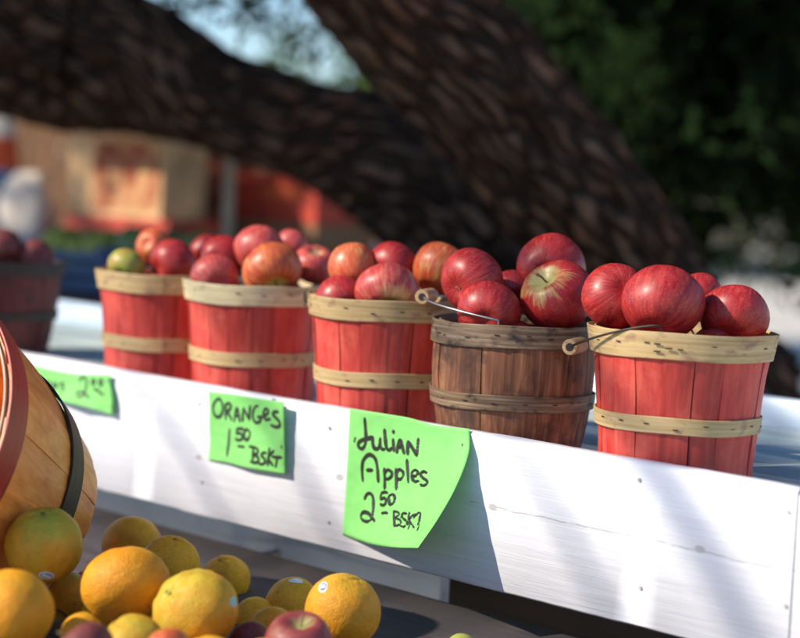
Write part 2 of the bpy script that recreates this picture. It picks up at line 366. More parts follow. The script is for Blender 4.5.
sc.view_settings.view_transform = 'Standard'; sc.view_settings.look = 'None'; sc.view_settings.exposure = .40; sc.view_settings.gamma = 1

# ------------------------------------------------------------------ display stand
RZ = math.atan2(UX.y, UX.x)
stand = empty('display_stand', P0, 'white painted two tier timber stand with a long front board carrying all the baskets', 'market stand', rot=Quaternion((0, 0, 1), RZ))
XR = kp(797, 500)[0]; XL = -2.9
def wavy_board(x0, x1, y0, y1, z0, z1, name, m, amp=.0012, nseg=60, parent=stand):
    """a plank with eased edges, slightly uneven along its length"""
    b = .0028; sec = [(y0+b, z0), (y1-b, z0), (y1, z0+b), (y1, z1-b), (y1-b, z1), (y0+b, z1), (y0, z1-b), (y0, z0+b)]
    V = []; F = []; k = len(sec)
    for i in range(nseg+1):
        x = x0+(x1-x0)*i/nseg
        for j, (y, z) in enumerate(sec):
            n = mnoise.noise(Vector((x*7, j*.6, 3.1)))*amp + mnoise.noise(Vector((x*37, j*2.6, 9.1)))*amp*.35
            V.append((x, y+n*.5, z+n))
    for i in range(nseg):
        for j in range(k): F.append((i*k+j, i*k+(j+1) % k, (i+1)*k+(j+1) % k, (i+1)*k+j)[::-1])
    F.append(tuple(range(k))); F.append(tuple(nseg*k+j for j in range(k))[::-1])
    return shade_auto(mk(name, V, F, m, parent), 50)
fb = wavy_board(XL, XR, 0, .020, ZB, ZT, 'front_board', 'board', nseg=160)
for (px, py) in ((789, 512), (786, 606), (640, 480), (641, 588), (330, 428), (329, 522), (200, 404), (202, 482)):
    q_ = loc2(hit(px, py)); nb = MB(); nb.tube([(q_.x, -.0016, q_.z), (q_.x, .002, q_.z)], .0021, 12); nb.build('nail_head', 'nail', fb)
# boards of the upper shelf, running with the front board
yy = .026
for wd in (.075, .14, .14, .14, .10):
    wavy_board(XL, XR-.004, yy, yy+wd-.006, ZS-.02, ZS, 'shelf_plank', 'shelf', .0014, 70); yy += wd
wavy_board(XL, XR+.02, yy+.004, yy+.022, ZS-.06, ZS+.040, 'back_rail', 'rail', .001, 60)
wavy_board(XR+.003, XR+.022, -.001, yy-.004, ZB+.004, ZT-.004, 'end_board', 'board', .0006, 40)
# lower deck and the beams seen through the gap behind it
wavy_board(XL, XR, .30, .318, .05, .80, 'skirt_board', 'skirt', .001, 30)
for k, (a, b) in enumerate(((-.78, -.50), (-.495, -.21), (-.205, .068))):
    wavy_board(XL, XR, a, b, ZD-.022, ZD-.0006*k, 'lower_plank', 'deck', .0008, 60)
xa = loc2(hit(440, 585, .16)).x
wavy_board(XL, xa-1.02, .160, .178, .70, .86, 'cross_beam', 'beam', .001, 40)
wavy_board(xa-1.0, xa, .160, .178, .73, .86, 'cross_beam', 'beam', .001, 30)
for x in (XR-.06, -.75, -1.75, -2.75):
    for y in (.34, .60): wavy_board(x, x+.045, y, y+.045, 0, ZS-.062 if y > .5 else ZS-.022, 'stand_leg', 'leg', 0, 1)
    wavy_board(x, x+.045, -.72, -.675, 0, ZD-.024, 'stand_leg', 'leg', 0, 1)
    wavy_board(x+.046, x+.064, -.76, .62, ZD-.085, ZD-.024, 'crosspiece', 'leg', 0, 1)

# ------------------------------------------------------------------ baskets
def basket(label, loc, Rt, Rb, H, zh, hh_top, hh_mid, mats, n=18, seed=0, seam=(.2, .9), rot=None, cat='basket', grp=None, belly=.004, name='apple_basket', staples=(), inner=None, pw=.9, pins=True):
    rnd = random.Random(seed)
    t = empty(name, loc, label, cat, grp, rot)
    sm, hm, hm2 = mats
    rr = lambda z: Rb+(Rt-.004-Rb)*(z/H)**pw+belly*math.sin(PI*z/H)
    # staves
    b = MB(); nz = 14
    for k in range(n):
        off = (.0 if k % 2 else .0009)+rnd.uniform(0, .0008); a0 = 2*PI*k/n+rnd.uniform(-.012, .012); wdt = 2*PI/n*(1.0+rnd.uniform(-.012, .02))*.5
        V = []; F = []; top = H-.0025-rnd.uniform(0, .003)
        tw = rnd.uniform(-.01, .01)
        for i in range(nz+1):
            z = top*i/nz; R = rr(z)-off+.0006*math.sin(9*z/H+k)
            for th in (0, -.0018):
                for s in (-1, -.4, .4, 1):
                    a = a0+wdt*s+tw*(z/H-.5); R2 = R+th+(.0011*(1-s*s))
                    V.append((R2*math.cos(a), R2*math.sin(a), z))
        for i in range(nz):
            o, u = i*8, (i+1)*8
            for j in range(3): F += [(o+j, o+j+1, u+j+1, u+j), (o+4+j+1, o+4+j, u+4+j, u+4+j+1)]
            F += [(o+3, o+7, u+7, u+3), (o+4, o, u, u+4)]
        F += [(0, 4, 5, 1), (1, 5, 6, 2), (2, 6, 7, 3)]; o = nz*8; F += [(o+1, o+5, o+4, o), (o+2, o+6, o+5, o+1), (o+3, o+7, o+6, o+2)]
        b.add(V, F)
    shade_auto(b.build('staves', sm, t), 45)
    # bottom disc
    b = MB(); m_ = 28; zb = .012; V = [(0, 0, zb)]+[((rr(zb)-.003)*math.cos(2*PI*i/m_), (rr(zb)-.003)*math.sin(2*PI*i/m_), zb) for i in range(m_)]
    b.add(V, [(0, 1+i, 1+(i+1) % m_) for i in range(m_)]); b.build('bottom', sm, t)
    def hoop(name, z0, z1, m, outer, seam_a, th=.0024):
        V = []; F = []; ns = 96; tot = 2*PI+.30
        for i in range(ns+1):
            u = i/ns; a = seam_a+tot*u
            lift = .0024*max(0, (u-.93)/.07) if outer else 0
            wob = .0007*math.sin(a*3+seed)+.0004*math.sin(a*7+seed*2)
            zw = .0008*math.sin(a*2+seed)+.0005*math.sin(a*5+seed)
            for (z, q) in ((z0, 0), (z1, 0), (z1, 1), (z0, 1)):
                R = (rr(z)+.0014+lift+wob+(th if q else 0)) if outer else (rr(z)-.0046-(0 if q else th)+wob)
                V.append((R*math.cos(a), R*math.sin(a), z+zw))
        for i in range(ns):
            o, u = i*4, i*4+4
            for j in range(4): F.append((o+j, o+(j+1) % 4, u+(j+1) % 4, u+j)[::-1])
        F += [(0, 1, 2, 3), (ns*4+3, ns*4+2, ns*4+1, ns*4)]
        b = MB(); b.add(V, F); o = shade_auto(b.build(name, m, t), 50)
        bv = o.modifiers.new('bevel', 'BEVEL'); bv.width = .0007; bv.segments = 2; bv.limit_method = 'ANGLE'; bv.angle_limit = .8
        return o
    rim = hoop('rim_hoop', H-hh_top, H, hm, True, seam[0])
    hoop('inner_hoop', H-hh_top*.8, H-.001, inner or hm, False, seam[0]+2)
    midh = hoop('middle_hoop', zh-hh_mid, zh, hm2, True, seam[1])
    for (a, z) in staples:
        b = MB(); R = rr(z)+.0052
        for dz in (0,):
            b.box((R*math.cos(a), R*math.sin(a), z), (.0012, .0075, .0016), .0004, Quaternion((0, 0, 1), a))
        b.build('staple', 'rust', rim)
    if pins:
        for k in range(n):
            a = (2*PI*k/n+PI) % (2*PI)-PI
            if not -2.9 < a < -.15: continue
            for z, par in ((H-hh_top*(.35+.3*rnd.random()), rim), (zh-hh_mid*(.35+.3*rnd.random()), midh)):
                b = MB(); R = rr(z)+.0042; b.box((R*math.cos(a), R*math.sin(a), z), (.0010, .0058, .0013), .0003, Quaternion((0, 0, 1), a)); b.build('staple', 'rust', par)
    return t
def bail(t, H, piv, Rr, lift0, lift1, Rout, grip=True, m='wire', gl=.045, power=1.0, flip=1):
    """wire handle folded down to one side of the rim, with a turned grip in its middle"""
    pd = Vector((math.cos(piv), math.sin(piv), 0)); pp = Vector((math.sin(piv), -math.cos(piv), 0))*flip
    def pt(ph): return pd*(math.cos(ph)*(Rr-.003))+pp*(math.sin(ph)*Rout)+Vector((0, 0, H+lift0+(lift1-lift0)*math.sin(ph)**power))
    ends = [pt(0)+Vector((0, 0, -.016))-pd*.002, pt(0)+Vector((0, 0, -.006))-pd*.003]
    ende = [pt(PI)+Vector((0, 0, -.006))+pd*.003, pt(PI)+Vector((0, 0, -.016))+pd*.002]
    pts = ends+[pt(PI*i/40) for i in range(41)]+ende
    b = MB(); b.tube(pts, .0014, 8); wr = b.build('wire_handle', m, t, True)
    if grip:
        c = pt(PI/2); d = (pt(PI/2+.1)-pt(PI/2-.1)).normalized(); b = MB()
        prof = [(-1, .0045), (-1, .0082), (-.93, .0092), (-.6, .0088), (0, .0094), (.6, .0088), (.93, .0092), (1, .0082), (1, .0045)]
        b.tube([c+d*gl*.5*s for s, _ in [(p[0]+(.0001*i), p[1]) for i, p in enumerate(prof)]], [p[1] for p in prof], 20, True)
        g_ = shade_auto(b.build('handle_grip', 'grip', wr), 40)
        for s in (-1, 1):
            b = MB(); b.tube([c+d*gl*.5*s*1.002, c+d*gl*.5*s*1.012], [.0048, .0046], 14); b.build('grip_hole_shade', 'rust', g_)  # dark disc on the grip end, painted shade of the hole
    return wr

def row(px, z, off):    # point above the shelf in the row plane at image column px and height z
    lo, hi = 100, 600
    for _ in range(40):
        mid = (lo+hi)/2; P = hit(px, mid, off)
        if P.z > z: lo = mid
        else: hi = mid
    return P
red = ('red_stave', 'yellow_hoop', 'yellow_hoop')
OFF = .11
BK = {}
def place(key, px, ztop, H, **k):
    P = row(px, ztop, k.pop('off', OFF)); BK[key] = P
    return basket(loc=(P.x, P.y, ztop-H), H=H, **k)
G = 'half peck baskets standing along the upper shelf'
b5 = place('b5', 683, 1.159, .1685, label='rightmost bright red basket, its wire handle with wooden grip folded to the left', Rt=.1055, Rb=.0850, pw=2.1, belly=.0005, zh=.0775, hh_top=.029, hh_mid=.018, mats=red, seed=5, seam=(2.3, 1.6), grp=G, n=18, staples=((-1.98, .157), (-1.98, .149), (-1.86, .153)))
b4 = place('b4', 516, 1.146, .1555, label='weathered brown basket between two red ones, unpainted staves with dark hoops', Rt=.1005, Rb=.084, zh=.0745, hh_top=.027, hh_mid=.019, mats=('brown_stave', 'brown_hoop', 'brown_hoop'), seed=4, seam=(-1.2, 2.0), grp=G, n=17, belly=.006, staples=((-1.22, .142), (-2.7, .14)))
b3 = place('b3', 389, 1.159, .1685, label='red basket directly behind the green Julian Apples sign, left of the brown basket', Rt=.1065, Rb=.086, pw=2.1, belly=.0005, zh=.0775, hh_top=.027, hh_mid=.019, mats=red, seed=3, seam=(1.3, .4), grp=G, n=18, staples=((-3.0, .15),))
b2 = place('b2', 258, 1.159, .1685, label='red basket with a pale cream rim standing above the Oranges sign', Rt=.1045, Rb=.0845, pw=2.1, belly=.0005, zh=.0775, hh_top=.0275, hh_mid=.019, mats=('red_stave', 'cream_hoop', 'yellow_hoop'), seed=2, seam=(.9, 1.2), grp=G, n=18)
b1 = place('b1', 165, 1.159, .1685, label='leftmost bright red basket, holding a green apple, a seam splitting its rim hoop', Rt=.102, Rb=.082, pw=2.1, belly=.0005, zh=.0775, hh_top=.0275, hh_mid=.019, mats=red, seed=1, seam=(-1.75, -1.72), grp=G, n=18)
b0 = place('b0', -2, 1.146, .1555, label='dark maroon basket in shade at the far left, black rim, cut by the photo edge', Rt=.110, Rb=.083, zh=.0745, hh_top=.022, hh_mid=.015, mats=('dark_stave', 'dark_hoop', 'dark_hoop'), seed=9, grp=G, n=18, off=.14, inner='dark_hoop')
bail(b5, .1685, math.atan2(-.097, -.040), .1055, .008, -.030, .122, power=1.4, m='rust', flip=1)
bail(b4, .1555, math.atan2(-.097, -.0275), .1005, .006, .022, .112, flip=1)
def ear(t, a, R, z):
    b = MB(); c = Vector((R*math.cos(a), R*math.sin(a), z)); tn = Vector((-math.sin(a), math.cos(a), 0)); up = Vector((0, 0, 1))
    b.tube([c+(tn*math.cos(q)*.006+up*math.sin(q)*.009) for q in np.linspace(-.6, PI*1.4, 18)], .0012, 6)
    b.build('wire_loop', 'rust', t, True)
ear(b3, math.atan2(-.30, -.95), .110, .162)

# basket tipped on its side at the left
ax = Vector((math.cos(-.4633)*math.sin(.4353), math.cos(-.4633)*math.cos(.4353), math.sin(-.4633)))
mc = Vector((-.563, 1.8289, 1.019)); Lb = .2782
q = (-ax).to_track_quat('Z', 'Y')
tip = basket('large honey coloured basket tipped on its side, red rim and one dark hoop', mc+ax*Lb, .185, .1237, Lb, .31*Lb+.017, .042, .038, ('tan_stave', 'red_hoop', 'dark_hoop'), n=18, seed=12, seam=(1.0, 2.0), inner='pale_hoop', rot=q, belly=.003, name='tipped_basket', pins=False)

# ------------------------------------------------------------------ fruit
def apple_mesh(seed, squash=.86):
    rnd = random.Random(seed); nu, nv = 36, 26; V = []; F = []
    lob = rnd.uniform(.01, .03); ph = rnd.uniform(0, 6); asy = rnd.choice((-1, 1))*rnd.uniform(.04, .085); sh = rnd.uniform(.02, .07)
    def P(th, a):
        x = math.sin(th)**.92*(1+sh*math.cos(th)); z = math.cos(th)*squash
        z -= .34*math.exp(-(th/.34)**2); z += .20*math.exp(-((PI-th)/.30)**2)
        k = 1+lob*math.cos(5*a+ph)*(th/PI)**1.5+asy*math.cos(a)*math.sin(th)
        d = Vector((x*k*math.cos(a), x*k*math.sin(a), z+asy*.6*math.cos(a+1)*math.sin(th)))
        return d*(1+.03*mnoise.noise(d*1.3+Vector((seed, 0, 0))))*.04
    V.append(P(1e-4, 0))
    for i in range(1, nv):
        for j in range(nu): V.append(P(PI*i/nv, 2*PI*j/nu))
    V.append(P(PI-1e-4, 0)); n = len(V)
    for j in range(nu): F.append((0, 1+j, 1+(j+1) % nu)); F.append((n-1, n-1-nu+(j+1) % nu, n-1-nu+j))
    for i in range(nv-2):
        for j in range(nu): a = 1+i*nu+j; b = 1+i*nu+(j+1) % nu; F.append((a, a+nu, b+nu, b))
    me = bpy.data.meshes.new('apple'); me.from_pydata([tuple(v) for v in V], [], F); me.materials.append(None)
    me.polygons.foreach_set('use_smooth', [True]*len(me.polygons)); me.update(); return me
AM = [apple_mesh(s, sq) for s, sq in ((1, .86), (2, .82), (3, .9), (4, .84), (5, .94))]
def stem_mesh():
    b = MB(); b.tube([(0, 0, .017), (.0006, 0, .024), (.0022, 0, .032), (.0052, .001, .039)], [.0014, .0011, .0011, .0017], 8)
    me = bpy.data.meshes.new('stem'); me.from_pydata(b.v, [], b.f); me.materials.append(MT['stem']); me.polygons.foreach_set('use_smooth', [True]*len(me.polygons)); return me
STEM = stem_mesh()
def calyx_mesh():
    V = []; F = []
    for k in range(6):
        a = 2*PI*k/6; n = len(V)
        V += [(.0012*math.cos(a-.5), .0012*math.sin(a-.5), -.0248), (.0012*math.cos(a+.5), .0012*math.sin(a+.5), -.0248), (.0042*math.cos(a), .0042*math.sin(a), -.0302), (.0012*math.cos(a), .0012*math.sin(a), -.0278)]
        F += [(n, n+3, n+2), (n+3, n+1, n+2)]
    me = bpy.data.meshes.new('calyx'); me.from_pydata(V, [], F); me.materials.append(MT['calyx']); return me
CAL = calyx_mesh()
def vdir(right, up, tocam): return (CR*right+CU*up-CF*tocam).normalized()
cnt = [0]
def apple(label, P, dia, m, axis=None, group=None, mesh=None, flat=1.0, calyx=False, cat='apple'):
    i = cnt[0]; cnt[0] += 1
    me = AM[mesh if mesh is not None else i % 5].copy(); me.materials.clear(); me.materials.append(MT[m])
    o = bpy.data.objects.new('apple', me); COL.objects.link(o)
    r_ = random.Random(i*7+1)
    axis = axis or Vector((r_.uniform(-1, 1), r_.uniform(-.6, 1), r_.uniform(-.3, 1))).normalized()
    o.rotation_mode = 'QUATERNION'; o.rotation_quaternion = axis.to_track_quat('Z', 'Y') @ Quaternion((0, 0, 1), r_.uniform(0, 6))
    s = dia/.083; o.scale = (s, s, s*flat); o.location = P
    s_ = bpy.data.objects.new('stem', STEM); COL.objects.link(s_); s_.parent = o
    if calyx: c = bpy.data.objects.new('calyx', CAL); COL.objects.link(c); c.parent = o
    return tag(o, label, cat, group)
def ap(key, px, py, dpx, dy, m, label, axis=None, **k):
    Y = BK[key].y+dy; return apple(label, at(px, py+1.5, Y), 1.09*dpx/FPX*Y, m, axis, group={'b0': 'apples in the dark maroon basket', 'b1': 'apples in the leftmost red basket', 'b2': 'apples in the cream rimmed basket', 'b3': 'apples in the basket behind the Julian Apples sign', 'b4': 'apples in the weathered brown basket', 'b5': 'apples in the right end red basket'}[key], **k)
# far left dark basket
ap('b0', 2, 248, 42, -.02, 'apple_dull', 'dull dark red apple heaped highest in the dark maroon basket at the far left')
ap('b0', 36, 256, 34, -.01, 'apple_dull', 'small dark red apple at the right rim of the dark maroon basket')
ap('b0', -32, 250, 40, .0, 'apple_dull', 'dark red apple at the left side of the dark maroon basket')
# leftmost red basket
ap('b1', 127, 265, 37, -.035, 'apple_green', 'only green apple on the upper shelf, at the left rim of the leftmost red basket', vdir(.3, .5, -.6))
ap('b1', 154, 245, 34, .035, 'apple_mixed', 'brownish red apple peeking up behind the green apple in the leftmost red basket', vdir(.3, -.2, -.8))
ap('b1', 173, 261, 47, -.03, 'apple_red', 'large plain red apple at the front of the leftmost red basket', vdir(.7, .3, -.5))
ap('b1', 207, 251, 35, .02, 'apple_red', 'red apple at the right side of the leftmost red basket, half hidden by its neighbours', vdir(0, .3, -.9))
# cream rimmed basket
ap('b2', 221, 256, 42, .02, 'apple_red', 'dark red apple at the back left of the cream rimmed basket', vdir(.2, .2, -.9))
ap('b2', 216, 277, 46, -.035, 'apple_pink', 'pale pink apple low at the front left of the cream rimmed basket', vdir(-.3, .2, -.9))
ap('b2', 261, 249, 50, .01, 'apple_pink', 'pink striped apple heaped highest in the cream rimmed basket', vdir(.1, .5, -.8), flat=.96)
ap('b2', 272, 268, 58, -.06, 'apple_mixed', 'yellow and red apple at the front centre of the cream rimmed basket', vdir(.25, -.72, .55), mesh=1)
ap('b2', 291, 246, 34, .06, 'apple_pink', 'small red apple half hidden behind the pink striped one in the cream rimmed basket', vdir(.3, .3, -.8))
ap('b2', 315, 263, 42, .0, 'apple_pink', 'rightmost apple of the cream rimmed basket, red with a whitish streak by its stem', vdir(.15, .85, .45), mesh=0)
# basket behind the sign
ap('b3', 354, 265, 46, .01, 'apple_orange', 'upright orange red apple in the basket behind the Julian Apples sign', vdir(-.1, .85, -.5), mesh=4, flat=1.08)
ap('b3', 343, 298, 50, -.03, 'apple_red', 'red apple sunk low at the left rim of the basket behind the Julian Apples sign', vdir(-.3, .3, -.8))
ap('b3', 393, 266, 49, .02, 'apple_red', 'dark red apple at the back centre of the basket behind the Julian Apples sign', vdir(.4, .4, -.8))
ap('b3', 388, 289, 61, -.055, 'apple_pink', 'large pink and cream apple with its hollow facing out, above the Julian Apples sign', vdir(.05, -.72, .62), mesh=1)
ap('b3', 439, 268, 54, .0, 'apple_mixed', 'yellow and red blushed apple beside the wooden handle grip of the brown basket', vdir(.4, .75, -.4), mesh=2)
# brown basket
ap('b4', 473, 280, 64, -.02, 'apple_red', 'bright red apple showing its dried calyx, at the left of the brown basket', vdir(.62, .25, -.62), calyx=True, mesh=3)
ap('b4', 490, 311, 62, -.052, 'apple_red', 'red apple behind the wire handle at the front of the brown basket', vdir(.2, .3, -.8), mesh=0)
ap('b4', 513, 290, 42, .03, 'apple_red', 'dark apple in shade deep between the others in the brown basket', vdir(0, .3, -.8))
ap('b4', 549, 268, 66, .035, 'apple_red', 'deep red apple heaped highest at the back of the brown basket', vdir(.2, .1, -.9), mesh=2)
ap('b4', 556, 296, 71, -.035, 'apple_blush', 'large red apple with a green stem hollow facing left, front right of the brown basket', vdir(-.42, .62, .52), mesh=4)
# right end basket
ap('b5', 617, 295, 63, .01, 'apple_red', 'dusky red apple at the left of the right end basket', vdir(-.2, -.3, -.9), mesh=2)
ap('b5', 662, 301, 79, -.035, 'apple_red', 'largest smooth dark red apple at the front of the right end basket', vdir(.3, .8, -.5), mesh=4, flat=.92)
ap('b5', 699, 293, 42, .05, 'apple_red', 'small red apple peeking out at the back of the right end basket', vdir(.2, .2, -.9))
ap('b5', 733, 315, 66, -.015, 'apple_red', 'red apple lying at the right rim of the right end basket', vdir(.3, .6, -.6), mesh=1)
# apples buried under them
for key, lab in (('b1', 'leftmost red basket'), ('b2', 'cream rimmed basket'), ('b3', 'basket behind the Julian Apples sign'), ('b4', 'weathered brown basket'), ('b5', 'right end red basket')):
    for k in range(8):
        a = 2*PI*k/7+int(key[1])*.7; q_ = .049 if k < 7 else 0; P = BK[key]+Vector((q_*math.cos(a), q_*math.sin(a), -.027-.008*(k % 2)))
        apple('red apple buried under the heap in the %s' % lab, P, .062, 'apple_red', group='apples buried in the %s' % lab)

def orange_mesh(seed, lump=.02):
    nu, nv = 40, 28; V = []; F = []
    def P(th, a):
        d = Vector((math.sin(th)*math.cos(a), math.sin(th)*math.sin(a), math.cos(th)*.95))
        f = 1+lump*mnoise.noise(d*1.6+Vector((seed*3.1, 0, 0)))+lump*.35*mnoise.noise(d*5+Vector((seed, 2, 0)))
        f -= .045*math.exp(-(th/.16)**2)*(1+.5*math.cos(5*a)); f += lump*.5*math.cos(6*a+seed)*math.exp(-((th-.35)/.3)**2)*.6
        return d*f*.04
    V.append(P(1e-4, 0))
    for i in range(1, nv):
        for j in range(nu): V.append(P(PI*i/nv, 2*PI*j/nu))
    V.append(P(PI, 0)); n = len(V)
    for j in range(nu): F.append((0, 1+j, 1+(j+1) % nu)); F.append((n-1, n-1-nu+(j+1) % nu, n-1-nu+j))
    for i in range(nv-2):
        for j in range(nu): a = 1+i*nu+j; b = 1+i*nu+(j+1) % nu; F.append((a, a+nu, b+nu, b))
    me = bpy.data.meshes.new('orange'); me.from_pydata([tuple(v) for v in V], [], F)
    me.polygons.foreach_set('use_smooth', [True]*len(me.polygons)); return me
OM = [orange_mesh(1, .03), orange_mesh(2, .05), orange_mesh(3, .07), orange_mesh(4, .03)]
def button_mesh():
    V = [(0, 0, .0382)]; F = []
    for k in range(10): r_ = .0028 if k % 2 else .0017; V.append((r_*math.cos(PI*k/5), r_*math.sin(PI*k/5), .0374))
    for k in range(10): F.append((0, 1+k, 1+(k+1) % 10))
    me = bpy.data.meshes.new('stem_button'); me.from_pydata(V, [], F); me.materials.append(MT['button']); return me
BTN = button_mesh()
def orange(label, P, dia, m='orange', axis=None, mesh=0, flat=1.0, group='loose oranges heaped on the lower deck', wide=1.0):
    i = cnt[0]; cnt[0] += 1
    me = OM[mesh].copy(); me.materials.clear(); me.materials.append(MT[m])
    o = bpy.data.objects.new('orange', me); COL.objects.link(o); r_ = random.Random(i*5+2)
    axis = axis or Vector((r_.uniform(-1, 1), r_.uniform(-1, 1), r_.uniform(-.3, 1))).normalized()
    o.rotation_mode = 'QUATERNION'; o.rotation_quaternion = axis.to_track_quat('Z', 'Y') @ Quaternion((0, 0, 1), r_.uniform(0, 6))
    s = dia/.08; o.scale = (s*wide, s*wide, s*flat); o.location = P
    s_ = bpy.data.objects.new('stem_button', BTN); COL.objects.link(s_); s_.parent = o
    return tag(o, label, 'orange', group)
def og(px, py, dpx, Y, m, label, axis=None, **k): Y *= 1.09; return orange(label, at(px, py, Y), dpx/FPX*Y, m, axis, **k)
def sticker(o, d, up, a=.0085, b=.0058, m='sticker', mark=True):
    """oval label lying on the skin, facing world direction d"""
    loc, rot, sca = o.location, o.rotation_quaternion, o.scale
    d = d.normalized(); u = (up-d*up.dot(d)).normalized(); v = d.cross(u)
    from mathutils.bvhtree import BVHTree
    bm = bmesh.new(); bm.from_mesh(o.data); tree = BVHTree.FromBMesh(bm)
    W = Matrix.LocRotScale(loc, rot, sca); Wi = W.inverted()
    def proj(x, y, off):
        w0 = loc+d*.2+u*y+v*x; p = Wi @ w0; e = (Wi.to_3x3() @ -d).normalized(); h_ = tree.ray_cast(p, e)
        return Wi @ ((W @ h_[0])+d*off)
    def patch(sx, sy, off, name, mm, par, cx=0, cy=0):
        V = [proj(cx, cy, off)]; F = []
        for r_ in (.35, .7, 1):
            for k in range(20): V.append(proj(cx+sx*r_*math.cos(PI*k/10), cy+sy*r_*math.sin(PI*k/10), off))
        for k in range(20): F.append((0, 1+k, 1+(k+1) % 20))
        for r_ in range(2):
            for k in range(20): F.append((1+r_*20+k, 21+r_*20+k, 21+r_*20+(k+1) % 20, 1+r_*20+(k+1) % 20))
        return mk(name, V, F, mm, par, True)
    st = patch(a, b, .0004, 'sticker', m, o)
    if mark:
        patch(a*.78, b*.68, .0007, 'sticker_print', 'sticker_dark', st)
        for k in (-1, 0, 1): patch(a*.20, b*.42, .0010, 'sticker_mark', 'sticker', st, cx=k*a*.40, cy=b*.1*k)
    bm.free()
o1 = og(44, 545, 80, 1.66, 'orange_green', 'green topped orange with a white oval sticker, in front of the tipped basket', vdir(.05, .92, .42), mesh=1)
sticker(o1, vdir(.22, -.72, .75), vdir(.25, 1, 0))
og(10, 612, 88, 1.50, 'orange', 'large blurred orange nearest the camera at the bottom left corner', vdir(.1, .3, -.9), mesh=0)
og(125, 585, 84, 1.63, 'orange_mid', 'broad dull ochre orange just right of the green topped stickered one', vdir(-.2, .85, -.4), mesh=0, wide=1.1, flat=.94)
og(132, 546, 62, 1.95, 'orange_mid', 'dull shaded orange highest at the back, beneath the white board', vdir(.2, .5, -.8), mesh=3)
og(170, 565, 62, 1.82, 'orange_warm', 'bright sunlit orange with a shadow across it, behind the ochre orange', vdir(.2, .9, .25), mesh=3)
og(226, 580, 50, 1.93, 'orange_warm', 'knobbly sunlit orange behind the green bumpy one', vdir(-.2, .8, .4), mesh=1, flat=1.05)
o7 = og(195, 612, 90, 1.58, 'orange_green', 'bumpy yellow green orange with a teal sticker on its right side', vdir(-.62, .55, .45), mesh=2, flat=.95)
sticker(o7, vdir(.88, .28, .35), vdir(-.3, 1, 0), .0075, .0055, 'sticker_teal', False)
og(255, 618, 44, 1.80, 'orange_warm', 'small bright yellow orange in the gap right of the green bumpy one', vdir(0, .7, -.6), mesh=0)
o9 = og(293, 606, 58, 1.82, 'orange_warm', 'sunlit orange partly hidden behind the rightmost orange', vdir(.1, -.3, -.9), mesh=3)
sticker(o9, vdir(.12, .92, .30), vdir(1, .1, 0), .005, .0085, 'sticker', False)
o10 = og(343, 611, 78, 1.66, 'orange_mid', 'rightmost orange, greenish at the top, with an oval blue and white sticker', vdir(.35, .85, .1), mesh=0)
sticker(o10, vdir(-.50, .70, .48), vdir(-.55, .9, 0), .0052, .0088)
og(72, 598, 50, 1.74, 'orange_green', 'dark greenish orange deep in the gap under the stickered orange', vdir(.1, .6, -.7), mesh=2)
og(82, 634, 44, 1.55, 'orange_warm', 'small orange peeking over the purple apple at the bottom edge', vdir(.1, .3, -.8), mesh=0)
og(133, 648, 70, 1.52, 'orange_green', 'green cheeked orange at the bottom edge, below the ochre orange', vdir(-.5, .7, .2), mesh=3)
og(-16, 572, 52, 1.72, 'orange_warm', 'sunlit orange at the left photo edge behind the blurred one', mesh=3)
Gl = 'apples mixed in with the oranges on the lower deck'
def la(px, py, dpx, Y, m, lab, axis=None, **k): Y *= 1.09; return apple(lab, at(px, py, Y), dpx/FPX*Y, m, axis, group=Gl, **k)
la(82, 656, 74, 1.42, 'apple_dull', 'blurred purple apple at the bottom edge, nearest in the left group')
la(169, 650, 50, 1.46, 'apple_mixed', 'pale yellowish apple at the bottom edge below the green bumpy orange')
la(250, 641, 46, 1.60, 'apple_dull', 'dark maroon apple at the bottom edge left of the red and green one')
la(301, 645, 73, 1.53, 'apple_plum', 'red apple with a green streak at the bottom edge, in front of the rightmost orange', vdir(.0, .75, .3))
la(425, 653, 34, 1.70, 'apple_red', 'small red apple just showing at the bottom edge, right of the rightmost orange')
la(459, 654, 45, 1.70, 'apple_green', 'green apple just showing at the bottom edge, rightmost of the loose fruit')
og(272, 632, 52, 1.70, 'orange_mid', 'shaded orange low between the small yellow one and the red and green apple')
og(102, 618, 46, 1.66, 'orange_green', 'shaded greenish orange low between the ochre orange and the blurred one')
og(152, 622, 50, 1.68, 'orange_mid', 'shaded orange low in the gap left of the green bumpy one')
og(208, 672, 76, 1.52, 'orange_mid', 'orange cut by the bottom edge below the green bumpy one')
og(352, 676, 70, 1.55, 'orange', 'orange cut by the bottom edge below the rightmost orange')
# bottom layer that carries the heap
GB = 'fruit of the hidden bottom layer on the lower deck'
for (x, y) in ((-.44, 1.60), (-.36, 1.66), (-.26, 1.60), (-.34, 1.52), (-.25, 1.70), (-.18, 1.63), (-.16, 1.78), (-.20, 1.52), (-.10, 1.66), (-.10, 1.56), (-.30, 1.42), (-.20, 1.43), (-.27, 1.80), (-.38, 1.44), (-.11, 1.83), (-.10, 1.46)):
    Pn = Vector((x*1.09, y*1.09, ZD+.039))
    if any((o.location-Pn).length < .070 for o in COL.objects if o.name.split('.')[0] in ('orange', 'apple') and o.parent is None): continue
    orange('orange in the bottom layer, mostly hidden under the heap on the lower deck', Pn, .074, ['orange', 'orange_mid'][int(x*100) % 2], group=GB, mesh=0)
# loose wire handle
wb = MB(); A, B_ = at(46, 606, 1.75), at(90, 612, 1.78)
wb.tube([A+(B_-A)*t+Vector((0, 0, -.012*math.sin(PI*t*.5)*(1 if t > .5 else .6))) for t in np.linspace(-.6, 1.8, 14)], .0015, 6)
tag(wb.build('wire_rod', 'rust', None, True), 'thin dark wire rod lying between the oranges at the lower left', 'wire')

